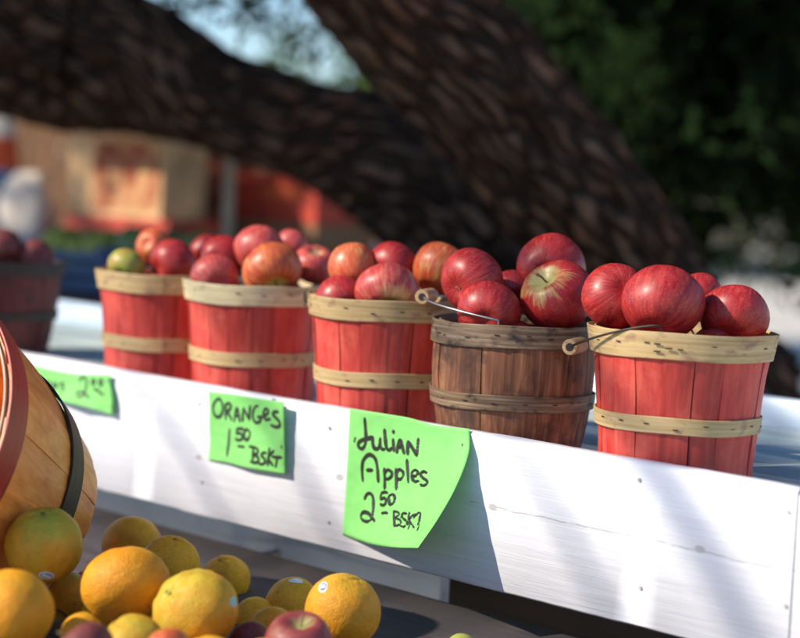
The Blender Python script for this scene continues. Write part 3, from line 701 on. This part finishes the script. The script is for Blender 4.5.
# ------------------------------------------------------------------ paper signs
def crom(pts, n=8):
    if len(pts) < 3: 
        a, b = Vector(pts[0]), Vector(pts[-1]); return [a+(b-a)*i/n for i in range(n+1)]
    P = [Vector(p) for p in pts]; P = [P[0]*2-P[1]]+P+[P[-1]*2-P[-2]]; out = []
    for i in range(1, len(P)-2):
        for k in range(n):
            t = k/n; a, b, c, d = P[i-1:i+3]
            out.append(.5*((2*b)+(c-a)*t+(2*a-5*b+4*c-d)*t*t+(3*b-a-3*c+d)*t**3))
    out.append(P[-2]); return out
def edgef(pts):
    c = crom(pts, 16); L_ = [0]
    for i in range(1, len(c)): L_.append(L_[-1]+(c[i]-c[i-1]).length)
    def f(s):
        x = s*L_[-1]
        for i in range(1, len(c)):
            if L_[i] >= x: return c[i-1]+(c[i]-c[i-1])*((x-L_[i-1])/max(1e-9, L_[i]-L_[i-1]))
        return c[-1]
    return f
def sign(label, top, bot, left, right, hf, strokes, wpx, staples, stroke_dx=(0, 0)):
    """paper sheet held against the board: top, bottom, left, right edges, hf = distance from the board"""
    T, B, Lf, Rg = edgef(top), edgef(bot), edgef(left), edgef(right); n = 40; grid = []
    c00, c10, c01, c11 = T(0), T(1), B(0), B(1)
    for i in range(n+1):
        for j in range(n+1):
            s, t = i/n, j/n
            p = T(s)*(1-t)+B(s)*t+Lf(t)*(1-s)+Rg(t)*s-((c00*(1-s)+c10*s)*(1-t)+(c01*(1-s)+c11*s)*t)
            grid.append((p, hf(s, t)))
    grid = [(p, h+.0012*(mnoise.noise(Vector((p.x*.06, p.y*.05, 1)))+.5*mnoise.noise(Vector((p.x*.16, p.y*.12, 4))))) for p, h in grid]
    P3 = [hit(p.x, p.y, -h) for p, h in grid]
    org = P3[0].copy(); org.z = min(p.z for p in P3)
    t_ = empty('price_sign', org, label, 'price sign', 'handwritten green price signs on the white board')
    F = [(i*(n+1)+j, i*(n+1)+j+1, (i+1)*(n+1)+j+1, (i+1)*(n+1)+j) for i in range(n) for j in range(n)]
    sheet = mk('paper', [p-org for p in P3], F, 'paper', t_, True)
    so_ = sheet.modifiers.new('thick', 'SOLIDIFY'); so_.thickness = .00025; so_.offset = 0
    GP = np.array([(p.x, p.y) for p, h in grid]); GH = np.array([h for p, h in grid])
    def hgt(x, y):
        d = ((GP-(x, y))**2).sum(1); k = np.argsort(d)[:4]; w_ = 1/(d[k]+.05); return float((GH[k]*w_).sum()/w_.sum())
    b = MB()
    for st in strokes:
        c = crom(st, 7); pts = [hit(p.x, p.y, -(hgt(p.x, p.y)+.0006))-org for p in c]; V = []; F = []; m_ = len(pts)
        for i, p in enumerate(pts):
            t0 = (pts[min(i+1, m_-1)]-pts[max(i-1, 0)]); t0.normalize(); sd = t0.cross(VX).normalized()
            wv = wpx*1.85/FPX*2.1*.5*(.85+.25*mnoise.noise(Vector((p.x*90, p.z*90, 1))))*(.75 if i in (0, m_-1) else 1)
            V += [p+sd*wv, p-sd*wv]
        for i in range(m_-1): F.append((2*i, 2*i+1, 2*i+3, 2*i+2))
        # round ends
        for e, s_ in ((0, -1), (m_-1, 1)):
            p = pts[e]; t0 = (pts[1]-pts[0] if e == 0 else pts[-1]-pts[-2]).normalized()*s_; sd = t0.cross(VX).normalized(); wv = (V[2*e]-V[2*e+1]).length*.5; k0 = len(V)
            V += [p]+[p+sd*wv*math.cos(a)+t0*wv*math.sin(a) for a in np.linspace(0, PI, 7)]
            F += [(k0, k0+1+k, k0+2+k) for k in range(6)]
        b.add(V, F)
    b.build('lettering', 'ink', sheet)
    for (x, y, dx, dy) in staples:
        c = hit(x, y, -(hgt(x, y)+.001))-org; e = hit(x+dx, y+dy, -(hgt(x, y)+.001))-org
        sb = MB(); sb.tube([c, e], .0010, 6); sb.build('staple', 'staple', sheet)
    return t_
def tr(S, ox, oy, k): return [[(ox+x*k, oy+y*k) for x, y in s] for s in S]
J = [[(130,108),(132,140),(134,175),(131,205),(120,220),(108,214),(107,199),(120,188),(140,183),(160,178)], [(160,178),(160,200),(166,218),(180,220),(186,205),(188,182)], [(188,182),(188,205),(194,222),(204,222)],
 [(204,150),(206,180),(210,212),(220,226),(232,218)], [(236,186),(239,228)], [(237,155),(238,159)], [(250,234),(254,210),(263,190),(270,212),(277,236)], [(255,216),(273,213)], [(291,238),(291,215),(292,195)], [(292,195),(306,214),(324,244)], [(324,244),(328,215),(331,184)],
 [(123,340),(120,300),(124,265),(146,243),(168,256),(177,290),(181,342)], [(138,301),(158,301)], [(203,296),(205,335),(205,370)], [(205,312),(216,300),(230,308),(230,324),(218,334),(206,333)], [(247,298),(249,335),(249,372)], [(249,314),(260,301),(274,310),(273,328),(262,337),(250,334)], [(288,264),(291,305),(293,345)],
 [(308,326),(322,324),(330,312),(320,302),(308,312),(308,332),(318,346),(332,344)], [(362,312),(350,308),(340,318),(348,332),(362,342),(362,356),(350,362),(338,356)],
 [(130,408),(138,392),(150,388),(160,400),(163,425),(161,460),(156,486),(142,494),(122,488),(117,472),(126,459),(144,463),(158,480),(168,492)], [(214,386),(202,386),(194,390),(191,408),(204,408),(211,420),(204,434),(188,430)], [(230,394),(221,405),(223,426),(234,430),(242,416),(240,398),(230,394)], [(194,464),(214,462)],
 [(239,456),(240,485),(242,512)], [(238,456),(254,460),(258,472),(246,483),(260,490),(264,504),(252,513),(242,512)], [(286,466),(273,468),(270,482),(282,492),(286,508),(276,518),(264,513)], [(296,462),(295,490),(294,518)], [(318,468),(298,492),(314,520)], [(316,480),(336,464),(333,495),(326,530)]]
sign('largest green sign, handwritten Julian Apples 2.50, lower right corner curling up',
     [(350,408.6),(380,413),(410,418),(434,425),(469.5,428.8)], [(342.5,535),(357,540),(373,544.5),(395,547.5),(418,548)], [(350,408.6),(347,470),(342.5,535)], [(469.5,428.8),(468.5,454),(455.5,488),(437,520.5),(418,548)],
     lambda s, t: .0015+.002*(1-t)*math.sin(PI*s*2)**2+.085*(s**1.7)*(t**1.5)*1.1, tr(J, 330, 390, .2667), 2.7, ((462,443.5,1.2,6), (355,437,-1,5)))
O = [[(152,150),(132,170),(122,205),(132,242),(154,250),(170,228),(173,190),(162,160),(150,150)], [(188,182),(189,222),(190,262)], [(188,184),(206,178),(217,192),(208,214),(194,224)], [(196,224),(212,246),(222,268)], [(236,274),(240,235),(250,204),(258,235),(264,272)], [(238,246),(262,244)], [(280,270),(280,235),(284,202)], [(284,204),(300,235),(316,262)], [(316,262),(317,225),(320,194)],
 [(362,192),(346,196),(335,225),(336,258),(350,280),(370,274),(378,252)], [(358,250),(382,250)], [(392,242),(408,236),(416,218),(404,206),(393,220),(392,245),(404,264),(426,260)], [(468,222),(448,224),(442,238),(456,254),(473,272),(477,296),(458,304),(430,294)],
 [(210,318),(205,385),(197,456)], [(282,314),(264,312),(251,316),(249,338),(264,336),(278,350),(274,368),(256,374),(243,366)], [(302,314),(288,330),(288,358),(300,372),(314,360),(318,332),(302,314)], [(255,405),(286,409)],
 [(336,418),(334,455),(332,492)], [(316,408),(340,412),(360,424),(356,444),(338,452),(358,462),(364,480),(350,494),(322,488)], [(404,440),(386,442),(380,456),(394,472),(398,490),(384,502),(366,498)], [(422,418),(417,462),(412,506)], [(444,430),(416,468),(440,508)], [(438,462),(486,466)], [(464,466),(460,490),(455,516)]]
sign('small square green sign, handwritten Oranges 1.50, below the cream rimmed basket',
     [(208.4,391.6),(232,394),(254.9,398),(283.6,402)], [(208.4,460.2),(228,463),(246.4,467.8),(265,471),(285,474.3)], [(208.4,391.6),(209.4,405),(209.2,425),(210,442),(208.4,460.2)], [(283.6,402),(284.4,440),(285,474.3)],
     lambda s, t: .0015+.013*s**2*(1-.35*t)+.006*t*t*math.sin(PI*s), tr(O, 190, 370, .188), 2.3, ((272,399.3,4,.6), (281,445,.3,4)))
Lm = [[(10,142),(8,170),(10,192),(30,192)], [(66,158),(46,158),(44,178),(46,198),(68,200)], [(46,178),(60,178)], [(98,202),(106,172),(120,204),(134,176),(146,210)], [(180,204),(170,222),(176,244),(190,244),(198,222),(180,204)], [(218,254),(222,216),(240,256),(250,216)], [(292,222),(276,224),(274,238),(292,252),(292,268),(272,272)],
 [(396,212),(404,190),(424,180),(440,200),(440,240),(430,280),(405,316),(380,306),(378,286),(402,280),(430,294),(456,318)], [(486,196),(477,212),(484,230),(497,224),(500,206),(486,196)], [(536,194),(526,212),(534,234),(548,226),(552,206),(536,194)], [(492,262),(520,270),(536,290),(558,298)]]
sign('green paper strip reading lemons 2.00, far left, partly hidden by the tipped basket',
     [(4,358),(32,365),(72.5,373.5),(111.5,374.8)], [(4,388),(40,396),(71,403),(90,408),(112,415)], [(4,358),(4,388)], [(111.5,374.8),(110,383),(112.5,398),(112,415)],
     lambda s, t: .0015+.004*s*s+.016*t*t*max(0, 1-abs(s-.62)/.3)+.005*t*s, tr(Lm, 20, 350, .15), 2.2, ((106,380,3,.6),))

# ------------------------------------------------------------------ trees
def limb(name, path, rads, parent, nu=64, nl=110, seed=0, amp=.05, m='bark'):
    """bark covered limb: ridged plates displaced along its length"""
    c = crom(path, 14); n = len(c); V = []; UVs = []; F = []; cum = 0; a = None
    Lc = [0.0]
    for i in range(1, n): Lc.append(Lc[-1]+(c[i]-c[i-1]).length)
    for i in range(nl+1):
        x = Lc[-1]*i/nl; k = max(1, next((j for j in range(n) if Lc[j] >= x-1e-9), n-1)); f_ = (x-Lc[k-1])/max(1e-9, Lc[k]-Lc[k-1]); p = c[k-1]+(c[k]-c[k-1])*f_
        t = (c[k]-c[k-1]).normalized()
        if a is None: a = t.orthogonal().normalized()
        a = (a-t*a.dot(t)).normalized(); b = t.cross(a); s = (k-1+f_)/(n-1)*(len(rads)-1); j = min(int(s), len(rads)-2); R = rads[j]+(rads[j+1]-rads[j])*(s-j)
        for q_ in range(nu):
            th = 2*PI*q_/nu; d = a*math.cos(th)+b*math.sin(th)
            w_ = Vector((math.cos(th)*R*16, math.sin(th)*R*16, x*2.9+seed*7))
            w_ = w_+Vector((mnoise.noise(w_*.5), mnoise.noise(w_*.5+Vector((5, 0, 0))), 0))*1.2; r1 = 1-abs(mnoise.noise(w_))*2.6; r2 = mnoise.noise(w_*.35); r3 = 1-abs(mnoise.noise(w_*2.2))*2
            V.append(p+d*(R*(1+.16*r2)+amp*.55*r1*R*1.6+amp*.25*r3*R)); UVs.append((q_/nu*R*2*PI, x))
    for i in range(nl):
        for q_ in range(nu): F.append((i*nu+q_, i*nu+(q_+1) % nu, (i+1)*nu+(q_+1) % nu, (i+1)*nu+q_))
    return mk(name, V, F, m, parent, True, UVs)
def leaves(name, clumps, n, size, m, parent, gap=None, per=45):
    """clumps: (centre, radii, weight) ellipsoids filled with small folded leaf faces"""
    cs = np.array([c[0] for c in clumps], float); rs = np.array([c[1] for c in clumps], float); ws = np.array([c[2] for c in clumps], float); ws /= ws.sum()
    # sub clumps for uneven density
    sub = []; 
    ns = max(8, n//per); pick = rng.choice(len(cs), ns, p=ws)
    d = rng.normal(size=(ns, 3)); d /= np.linalg.norm(d, axis=1)[:, None]; d *= rng.uniform(.1, 1, (ns, 1))**.5
    subc = cs[pick]+d*rs[pick]; subr = rng.uniform(.9, 3.2, (ns, 1))*size*1.6
    k = rng.integers(0, ns, n); P = subc[k]+rng.normal(size=(n, 3))*subr[k]*.9
    if gap is not None:
        t = (gap[0]-P[:, 1])/.21; X = P[:, 0]+.84*t; Z = P[:, 2]-.6*t
        P = P[~((X > gap[1]) & (X < gap[2]) & (Z > gap[3]) & (Z < gap[4]))]; n = len(P)
    u = rng.normal(size=(n, 3)); u /= np.linalg.norm(u, axis=1)[:, None]; v = rng.normal(size=(n, 3)); v -= (v*u).sum(1)[:, None]*u; v /= np.linalg.norm(v, axis=1)[:, None]
    s = size*rng.uniform(.6, 1.3, (n, 1)); q = np.stack([P-u*s, P+v*s*.45, P+u*s, P-v*s*.45], 1).reshape(-1, 3)
    me = bpy.data.meshes.new(name); me.vertices.add(4*n); me.vertices.foreach_set('co', q.astype(np.float32).ravel())
    me.loops.add(4*n); me.loops.foreach_set('vertex_index', np.arange(4*n, dtype=np.int32)); me.polygons.add(n); me.polygons.foreach_set('loop_start', np.arange(0, 4*n, 4, dtype=np.int32))
    me.update(calc_edges=True); me.validate(); me.materials.append(MT[m])
    o = bpy.data.objects.new(name, me); COL.objects.link(o); o.parent = parent; return o

oak = empty('oak_tree', (0, 0, 0), 'big spreading oak with two thick leaning limbs of furrowed bark directly behind the stand', 'tree')
# the big limb leaning down to the right, and the one reaching left behind it
tp = [at(290, -110, 3.25), at(389, 0, 3.4), at(492, 100, 3.55), at(570, 200, 3.7), at(642, 300, 3.9)]
endp = tp[-1]
base = Vector((endp.x+.75, 4.25, -.1))
tp2 = [tp[0]+(tp[0]-tp[1])*1.6]+tp+[Vector((endp.x+.38, 4.12, .50)), base]
limb('trunk', tp2, [.120, .124, .127, .128, .130, .138, .22, .33], oak, 110, 320, 1, .17)
lp = [at(-330, -60, 4.15), at(-120, -4, 4.45), at(50, 44, 4.7), at(135, 62, 4.68), at(220, 98, 4.6), at(318, 131, 4.45), at(430, 180, 4.3), at(600, 330, 4.2), Vector((endp.x+.30, 4.25, .75))]
limb('limb', lp, [.21, .20, .185, .165, .118, .115, .17, .18, .20], oak, 90, 260, 3, .16)
# crown clumps out of view, set where they shade the limbs and background
cl = []
for (c, r_, w_) in (((-2.2, 3.95, 3.9), (1.5, .5, .9), 3), ((-.6, 4.6, 3.6), (1.3, 1.0, .8), 3), ((1.0, 4.8, 3.3), (1.4, 1.2, .8), 4), ((-3.4, 3.7, 4.6), (1.2, .6, .9), 2), ((2.6, 4.6, 3.2), (1.2, 1.2, .9), 2), ((-1.4, 5.9, 4.6), (2.2, 1.0, .9), 3), ((-4.6, 4.0, 4.9), (1.2, .7, .9), 1.3), ((-2.4, 4.0, 3.0), (.9, .35, .5), 3), ((.3, 5.6, 3.2), (1.2, .8, .5), 3), ((-1.0, 6.2, 3.8), (1.0, .8, .6), 2.5)):
    cl.append((c, r_, w_))
cl += [((-2.5, 3.45, 3.5), (1.2, .35, .8), 2.2), ((-3.8, 3.75, 3.6), (.8, .5, .6), 2)]
leaves('crown', cl, 66000, .062, 'leaf', oak, gap=(5.15, -1.25, -.15, 1.0, 1.75))  # gap clears leaves so the sun reaches the cartons
# branches overhead, whose shadows streak the board
def over(pa, pb, t1, t2): 
    A = hit(*pa)+TO_SUN*t1; B = hit(*pb)+TO_SUN*t2; return A, B
for (pa, pb, t1, t2, r_) in (((500, 420), (600, 600), 6.2, 5.9, .009), ((640, 450), (752, 640), 6.6, 6.2, .017), ((262, 400), (330, 530), 6.0, 5.8, .008), ((150, 400), (215, 505), 5.6, 5.4, .007)):
    A, B = over(pa, pb, t1, t2); d = (A-B).normalized()
    limb('branch', [B-d*.35, B, (A+B)/2+Vector((.0, .0, .01)), A, A+d*.5+Vector((0, .1, 0)), A+d*1.0+Vector((.2, .6, -.1))], [r_*.7, r_*.85, r_, r_*1.1, r_*1.3], oak, 14, 40, 5, .05)
# low hanging foliage at the upper right
cl = [((.95, 6.3, 2.15), (.55, .5, .35), 3), ((.55, 6.6, 2.05), (.35, .4, .30), 2.0), ((1.45, 6.0, 2.1), (.45, .5, .38), 3), ((1.5, 5.6, 1.8), (.25, .4, .28), 1.6), ((.98, 6.4, 1.75), (.32, .4, .28), 2.2), ((.93, 6.6, 1.35), (.24, .3, .26), 2.4), ((1.62, 6.4, 1.45), (.13, .3, .3), 1.2), ((1.3, 6.6, 1.62), (.3, .3, .14), 1.6)]
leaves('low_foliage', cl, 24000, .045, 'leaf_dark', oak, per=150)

cl = []
for (px, py, Y, r_) in ((520, 25, 5.2, .10), (590, 45, 5.4, .13), (635, 78, 5.6, .07), (600, 118, 5.6, .035), (690, 20, 5.8, .07), (765, 115, 5.2, .09), (745, 165, 5.4, .05), (780, 60, 5.4, .08)):
    P = at(px, py, Y); cl.append(((P.x, P.y, P.z), (r_, r_, r_), r_))
leaves('pale_sprays', cl, 280, .032, 'leaf_lit', oak)  # pale leaves painted as sunlit spots within the dark foliage
cl = []
for (px, py, Y, r_) in ((175, 8, 4.9, .06), (265, 12, 5.0, .10), (300, 45, 5.1, .07), (335, 88, 5.2, .06), (385, 108, 5.2, .05), (240, -20, 4.9, .12)):
    P = at(px, py, Y); cl.append(((P.x, P.y, P.z), (r_, r_, r_), r_))
leaves('hanging_leaves', cl, 420, .022, 'leaf', oak)
GT = 'trees and shrubs beyond the market'
def tree(name, x, y, h, rad, n, label, m='leaf_far', tr_=.18, low=.25, size=.2, lean=(0, 0)):
    t = empty(name, (x, y, 0), label, 'tree' if 'tree' in name else 'shrub', GT)
    limb('trunk', [Vector((0, 0, -.1)), Vector((lean[0]*.3, lean[1]*.3, h*.3)), Vector((lean[0], lean[1], h*.75))], [tr_, tr_*.8, tr_*.35], t, 20, 30, x, .06)
    cl = [((lean[0]*.5, lean[1]*.5, h*(low+(1-low)*.5)), (rad*.7, rad*.7, h*(1-low)*.45), 4)]
    for k in range(7):
        a = 2*PI*k/7+x; cl.append(((rad*.6*math.cos(a), rad*.6*math.sin(a), h*(low+(1-low)*random.Random(int(k+x*10)).uniform(.15, .8))), (rad*.4, rad*.4, h*.16), 1.5))
    leaves('crown', cl, n, size, m, t); return t
tree('shade_tree', 1.42, 9.5, 7, 3.0, 9000, 'nearer shaded tree with a dark upright trunk at the right, behind the leaning trunk', tr_=.24, low=.28, size=.10, m='leaf_dark')
tree('broad_tree', -3.2, 12.5, 7, 2.6, 5000, 'unseen broad tree added left of the frame to shade the ground', low=.45, size=.16)  # out of view, added for the shade it throws on the ground
tree('broad_tree', 6.6, 13, 7, 3.0, 5000, 'dense tree at the right beyond the shaded ground', low=.3, size=.16)
far = [(-13, 33, 2.9, 2.6), (-8.6, 31, 2.8, 2.4), (-4.6, 33, 2.6, 2.2), (-1.5, 31, 3.2, 2.2), (1.5, 34, 5.5, 3.0), (4.6, 31, 2.6, 2.6), (7.6, 33, 2.6, 3.6), (11.5, 30, 8, 3.6), (15.5, 33, 9, 4)]
fl = ['low rounded shrub farthest left in the far hedge line', 'low rounded shrub behind the sacks at the left', 'low shrub behind the cartons at the left', 'low shrub beyond the crossing of the two limbs', 'tall tree straight beyond the leaning trunk', 'tall dark tree right of the leaning trunk above the sunlit ground', 'tall dark tree above the bright ground at the right edge', 'tall tree just past the right photo edge', 'tall tree far off to the right outside the photo edge']
for (x, y, h, r_), lb in zip(far, fl):
    tree('far_tree' if h > 4 else 'far_shrub', x, y, h, r_, 3200 if h > 4 else 1500, lb, ['leaf_far', 'leaf_far', 'leaf_lit'][int(x*7) % 3] if h < 4 else 'leaf_far', low=.02, size=.24)
tree('slender_tree', -.45, 29, 7, 3.2, 1100, 'thin leaved tree whose pale foliage shows against the blue sky between the limbs', 'leaf_lit', tr_=.08, low=.25, size=.11)

spot_shrub = empty('light_spot_shrub', (1.13, 5.8, 0), 'added straw coloured shrub, pale leaves standing in for light spots right of the trunk', 'shrub', GT)
MT['leaf_spot'] = m_leaf('light_spot_leaf', (.5, .36, .2), (.72, .58, .40), .3)  # pale leaves of the added shrub, painted as blurred light spots
leaves('foliage', [((0, 0, 1.16), (.06, .06, .09), 1)], 60, .022, 'leaf_spot', spot_shrub)
limb('stem', [Vector((0, 0, -.05)), Vector((.03, 0, .5)), Vector((0, 0, 1.12))], [.012, .009, .005], spot_shrub, 10, 10, 2, .02)
# ------------------------------------------------------------------ market goods behind, left
tbl = empty('market_table', (-.95, 5.6, 0), 'table under a dark blue cloth carrying cartons behind the stand at the left', 'table')
b = MB(); b.box((0, 0, 1.06), (1.9, 1.5, .03), .004); b.build('table_top', 'leg', tbl)
V = []; F = []; per = []
for (x, y, nx, ny) in ((-.96, -.76, 1, 0), (.96, -.76, 0, 1), (.96, .76, -1, 0), (-.96, .76, 0, -1)):
    for k in range(16):
        ln = 1.92 if nx else 1.52; per.append((x+nx*ln*k/16, y+ny*ln*k/16))
m_ = len(per)
for zi, z in enumerate((1.080, 1.065, .85, .6)):
    for k, (x, y) in enumerate(per):
        wv = .0 if zi < 2 else .03*math.sin(k*1.9)*(zi-1); V.append((x*(1+.004*zi+wv*.8), y*(1+.004*zi+wv), z))
for zi in range(3):
    for k in range(m_): F.append((zi*m_+k, (zi+1)*m_+k, (zi+1)*m_+(k+1) % m_, zi*m_+(k+1) % m_))
F.append(tuple(range(m_))); mk('table_cloth', V, F, 'cloth_blue', tbl)
for x in (-.85, .85):
    for y in (-.65, .65): bb = MB(); bb.box((x, y, .52), (.05, .05, 1.04), .003); bb.build('table_leg', 'leg', tbl)
TZ = 1.081
def carton(name, label, x, y, z, w_, d_, h_, rz, side, print_m=None, flaps=None, grp='produce cartons behind the stand', prn=(0, 0, .6, .55)):
    t = empty(name, (x, y, z), label, 'carton', grp, Quaternion((0, 0, 1), rz)); b = MB(); th = .006
    b.box((0, -d_/2+th/2, h_/2), (w_, th, h_), .001); b.box((0, d_/2-th/2, h_/2), (w_, th, h_), .001)
    for s in (-1, 1): b.box((s*(w_/2-th/2), 0, h_/2), (th, d_-2*th-.001, h_), .001)
    b.box((0, 0, th/2), (w_-2*th-.001, d_-2*th-.001, th), .001); b.build('box_body', side, t)
    if flaps:
        for s, ln, ang in ((-1, .13, .35), (1, .13, -.2)):
            f_ = MB(); R_ = Quaternion((1, 0, 0), ang); f_.box(Vector((0, s*d_/2, h_+.002))+R_ @ Vector((0, s*ln/2, ln*.15)), (w_, ln, .005), .001, R_); f_.build('flap', flaps, t)
    if print_m:
        p_ = MB(); p_.box((prn[0]*w_, -d_/2-.001, h_/2+prn[1]*h_), (w_*prn[2], .002, h_*prn[3]), .0008); p_.build('printed_panel', print_m, t)
    return t
ca = at(137, 190, 5.35)
carton('produce_carton', 'tan cardboard carton with a dark red printed panel, flaps open, behind the leftmost baskets', ca.x, ca.y, TZ+.085, .38, .20, .28, -.6, 'carton', 'print_blotch', 'flap', prn=(.12, -.06, .70, .72))
cr = carton('fruit_tray', 'red shallow tray under the open tan carton', ca.x+.03, ca.y+.0, TZ, .42, .26, .083, -.6, 'red_card')
cb = at(300, 205, 5.5)
carton('brown_carton', 'brown carton under the bright red box, right of the pale post', cb.x, cb.y, TZ, .36, .3, .09, -.6, 'carton_dark')
carton('red_carton', 'bright red box on a brown carton, seen under the crossing limbs', cb.x, cb.y, TZ+.092, .34, .28, .15, -.6, 'red_card', 'band_orange', None, prn=(.1, .1, .5, .3))
cc = at(217, 200, 5.65)
carton('shade_box', 'added dark box standing in for the shade between tan carton and pale post', cc.x, cc.y, TZ, .24, .3, .30, .1, 'carton_shade')  # dark box drawn where the carton's side falls in shade
pp = at(241, 200, 5.1); b = MB(); b.box((0, 0, .82), (.03, .03, 1.64), .004); b.box((0, 0, .03), (.2, .2, .06), .01)
po = b.build('canopy_post', 'post'); po.location = (pp.x, 4.75, 0); tag(po, 'thin pale upright post right of the tan carton', 'post')
# crates of green fruit in front
def crate(name, label, P, w_, d_, h_, m, fm, flabel, fg, nx=4, ny=2):
    t = empty(name, P, label, 'crate', 'plastic crates behind the stand'); b = MB()
    for s in (-1, 1):
        for k in range(3):
            z = h_*(.17+.33*k)
            b.box((0, s*d_/2, z), (w_, .008, h_*.24), .002); b.box((s*w_/2, 0, z), (.008, d_, h_*.24), .002)
        for s2 in (-1, 1): b.box((s*w_/2, s2*d_/2, h_/2), (.02, .02, h_), .003)
    b.build('slatted_sides', m, t); b = MB(); b.box((0, 0, .004), (w_-.02, d_-.02, .008), .001); b.build('crate_floor', m, t)
    for i in range(nx):
        for j in range(ny):
            r_ = random.Random(i*9+j); x = P.x+(-w_/2+.05+(w_-.1)*i/max(1, nx-1)); y = P.y+(-d_/2+.05+(d_-.1)*j/max(1, ny-1))
            o = bpy.data.objects.new('pear', OM[1].copy()); o.data.materials.clear(); o.data.materials.append(MT[fm]); COL.objects.link(o)
            o.location = (x+r_.uniform(-.008, .008), y, P.z+h_-.012+r_.uniform(-.01, .02)); s = r_.uniform(.85, 1.05); o.scale = (s, s, s*1.15); o.rotation_euler = (r_.uniform(-1, 1), r_.uniform(-1, 1), 0)
            tag(o, flabel, 'pear', fg)
b2t = empty('side_table', (-.70, 4.25, 0), 'low table with a weathered top holding the plastic crates, behind the leftmost basket', 'table')
b = MB(); b.box((0, 0, 1.0), (1.15, .42, .03), .003); b.build('table_top', 'deck', b2t)
for x in (-.5, .5):
    for y in (-.16, .16): b = MB(); b.box((x, y, .49), (.05, .05, .98), .003); b.build('table_leg', 'leg', b2t)
c1 = at(82, 262, 4.25); crate('fruit_crate', 'blue slatted crate heaped with yellow green pears, left of the leftmost red basket', Vector((c1.x, 4.25, 1.016)), .21, .30, .10, 'crate_blue', 'pear', 'yellow green pear in the left blue crate', 'pears in the left crate', 3, 3)
c2 = at(150, 262, 4.25); crate('fruit_crate', 'navy slatted crate with green pears, behind the leftmost red basket', Vector((c2.x+.04, 4.25, 1.016)), .26, .30, .11, 'crate_navy', 'pear_green', 'green pear in the navy crate behind the red baskets', 'pears in the navy crate', 3, 3)
# sacks at the far left
def sack(label, P, w_, d_, h_, bands, rz):
    t = empty('paper_sack', P, label, 'sack', 'sacks at the far left', Quaternion((0, 0, 1), rz)); V = []; F = []; mi = []; nu, nv = 28, 24
    for i in range(nv+1):
        z = h_*i/nv; e = min(1, math.sin(PI*min(1, max(0, (i+.6)/(nv+1.2))))**.35)
        for j in range(nu):
            a = 2*PI*j/nu; c_, s_ = math.cos(a), math.sin(a)
            x = w_/2*math.copysign(abs(c_)**.5, c_)*e; y = d_/2*math.copysign(abs(s_)**.5, s_)*e
            n_ = 1+.06*mnoise.noise(Vector((c_*1.5, s_*1.5, z*8))); V.append((x*n_, y*n_, z))
    for i in range(nv):
        u = (i+.5)/nv; k = next((q_ for q_, (lo, hi) in enumerate(bands) if lo <= u < hi), None)
        for j in range(nu): F.append((i*nu+j, i*nu+(j+1) % nu, (i+1)*nu+(j+1) % nu, (i+1)*nu+j)); mi.append(0 if k is None else k+1)
    F.append(tuple(range(nu))[::-1]); F.append(tuple(nv*nu+j for j in range(nu))); mi += [0, 0]
    return t, V, F, mi
s1 = at(8, 190, 5.9)
t, V, F, mi = sack('upright white sack with an orange band over a blue band, at the left photo edge', Vector((s1.x-.02, 5.75, TZ)), .17, .14, .42, [(.50, .74), (.36, .50)], .2)
mk('sack_body', V, F, ['white_sack', 'band_orange', 'band_blue'], t, True, None, mi)
s2 = at(34, 215, 5.5)
t, V, F, mi = sack('short pale pink sack leaning in front of the white banded one', Vector((s2.x, 5.45, TZ)), .17, .15, .21, [], -.3)
mk('sack_body', V, F, ['pink_sack'], t, True, None, mi)
# fence beyond the market table, put in as a dark backdrop
fn = empty('board_fence', (-1.9, 8.6, 0), 'low dark brown board fence added as a dark backdrop behind the cartons', 'fence')
b = MB()
for k in range(34): b.box((-2.6+k*.16, 0, .80+.01*math.sin(k*3)), (.15, .02, 1.58), .003)
b.build('boards', 'carton_dark', fn)
for k in range(4): b = MB(); b.box((-2.5+k*1.7, .06, .78), (.09, .09, 1.56), .005); b.build('fence_post', 'leg', fn)
# --- end
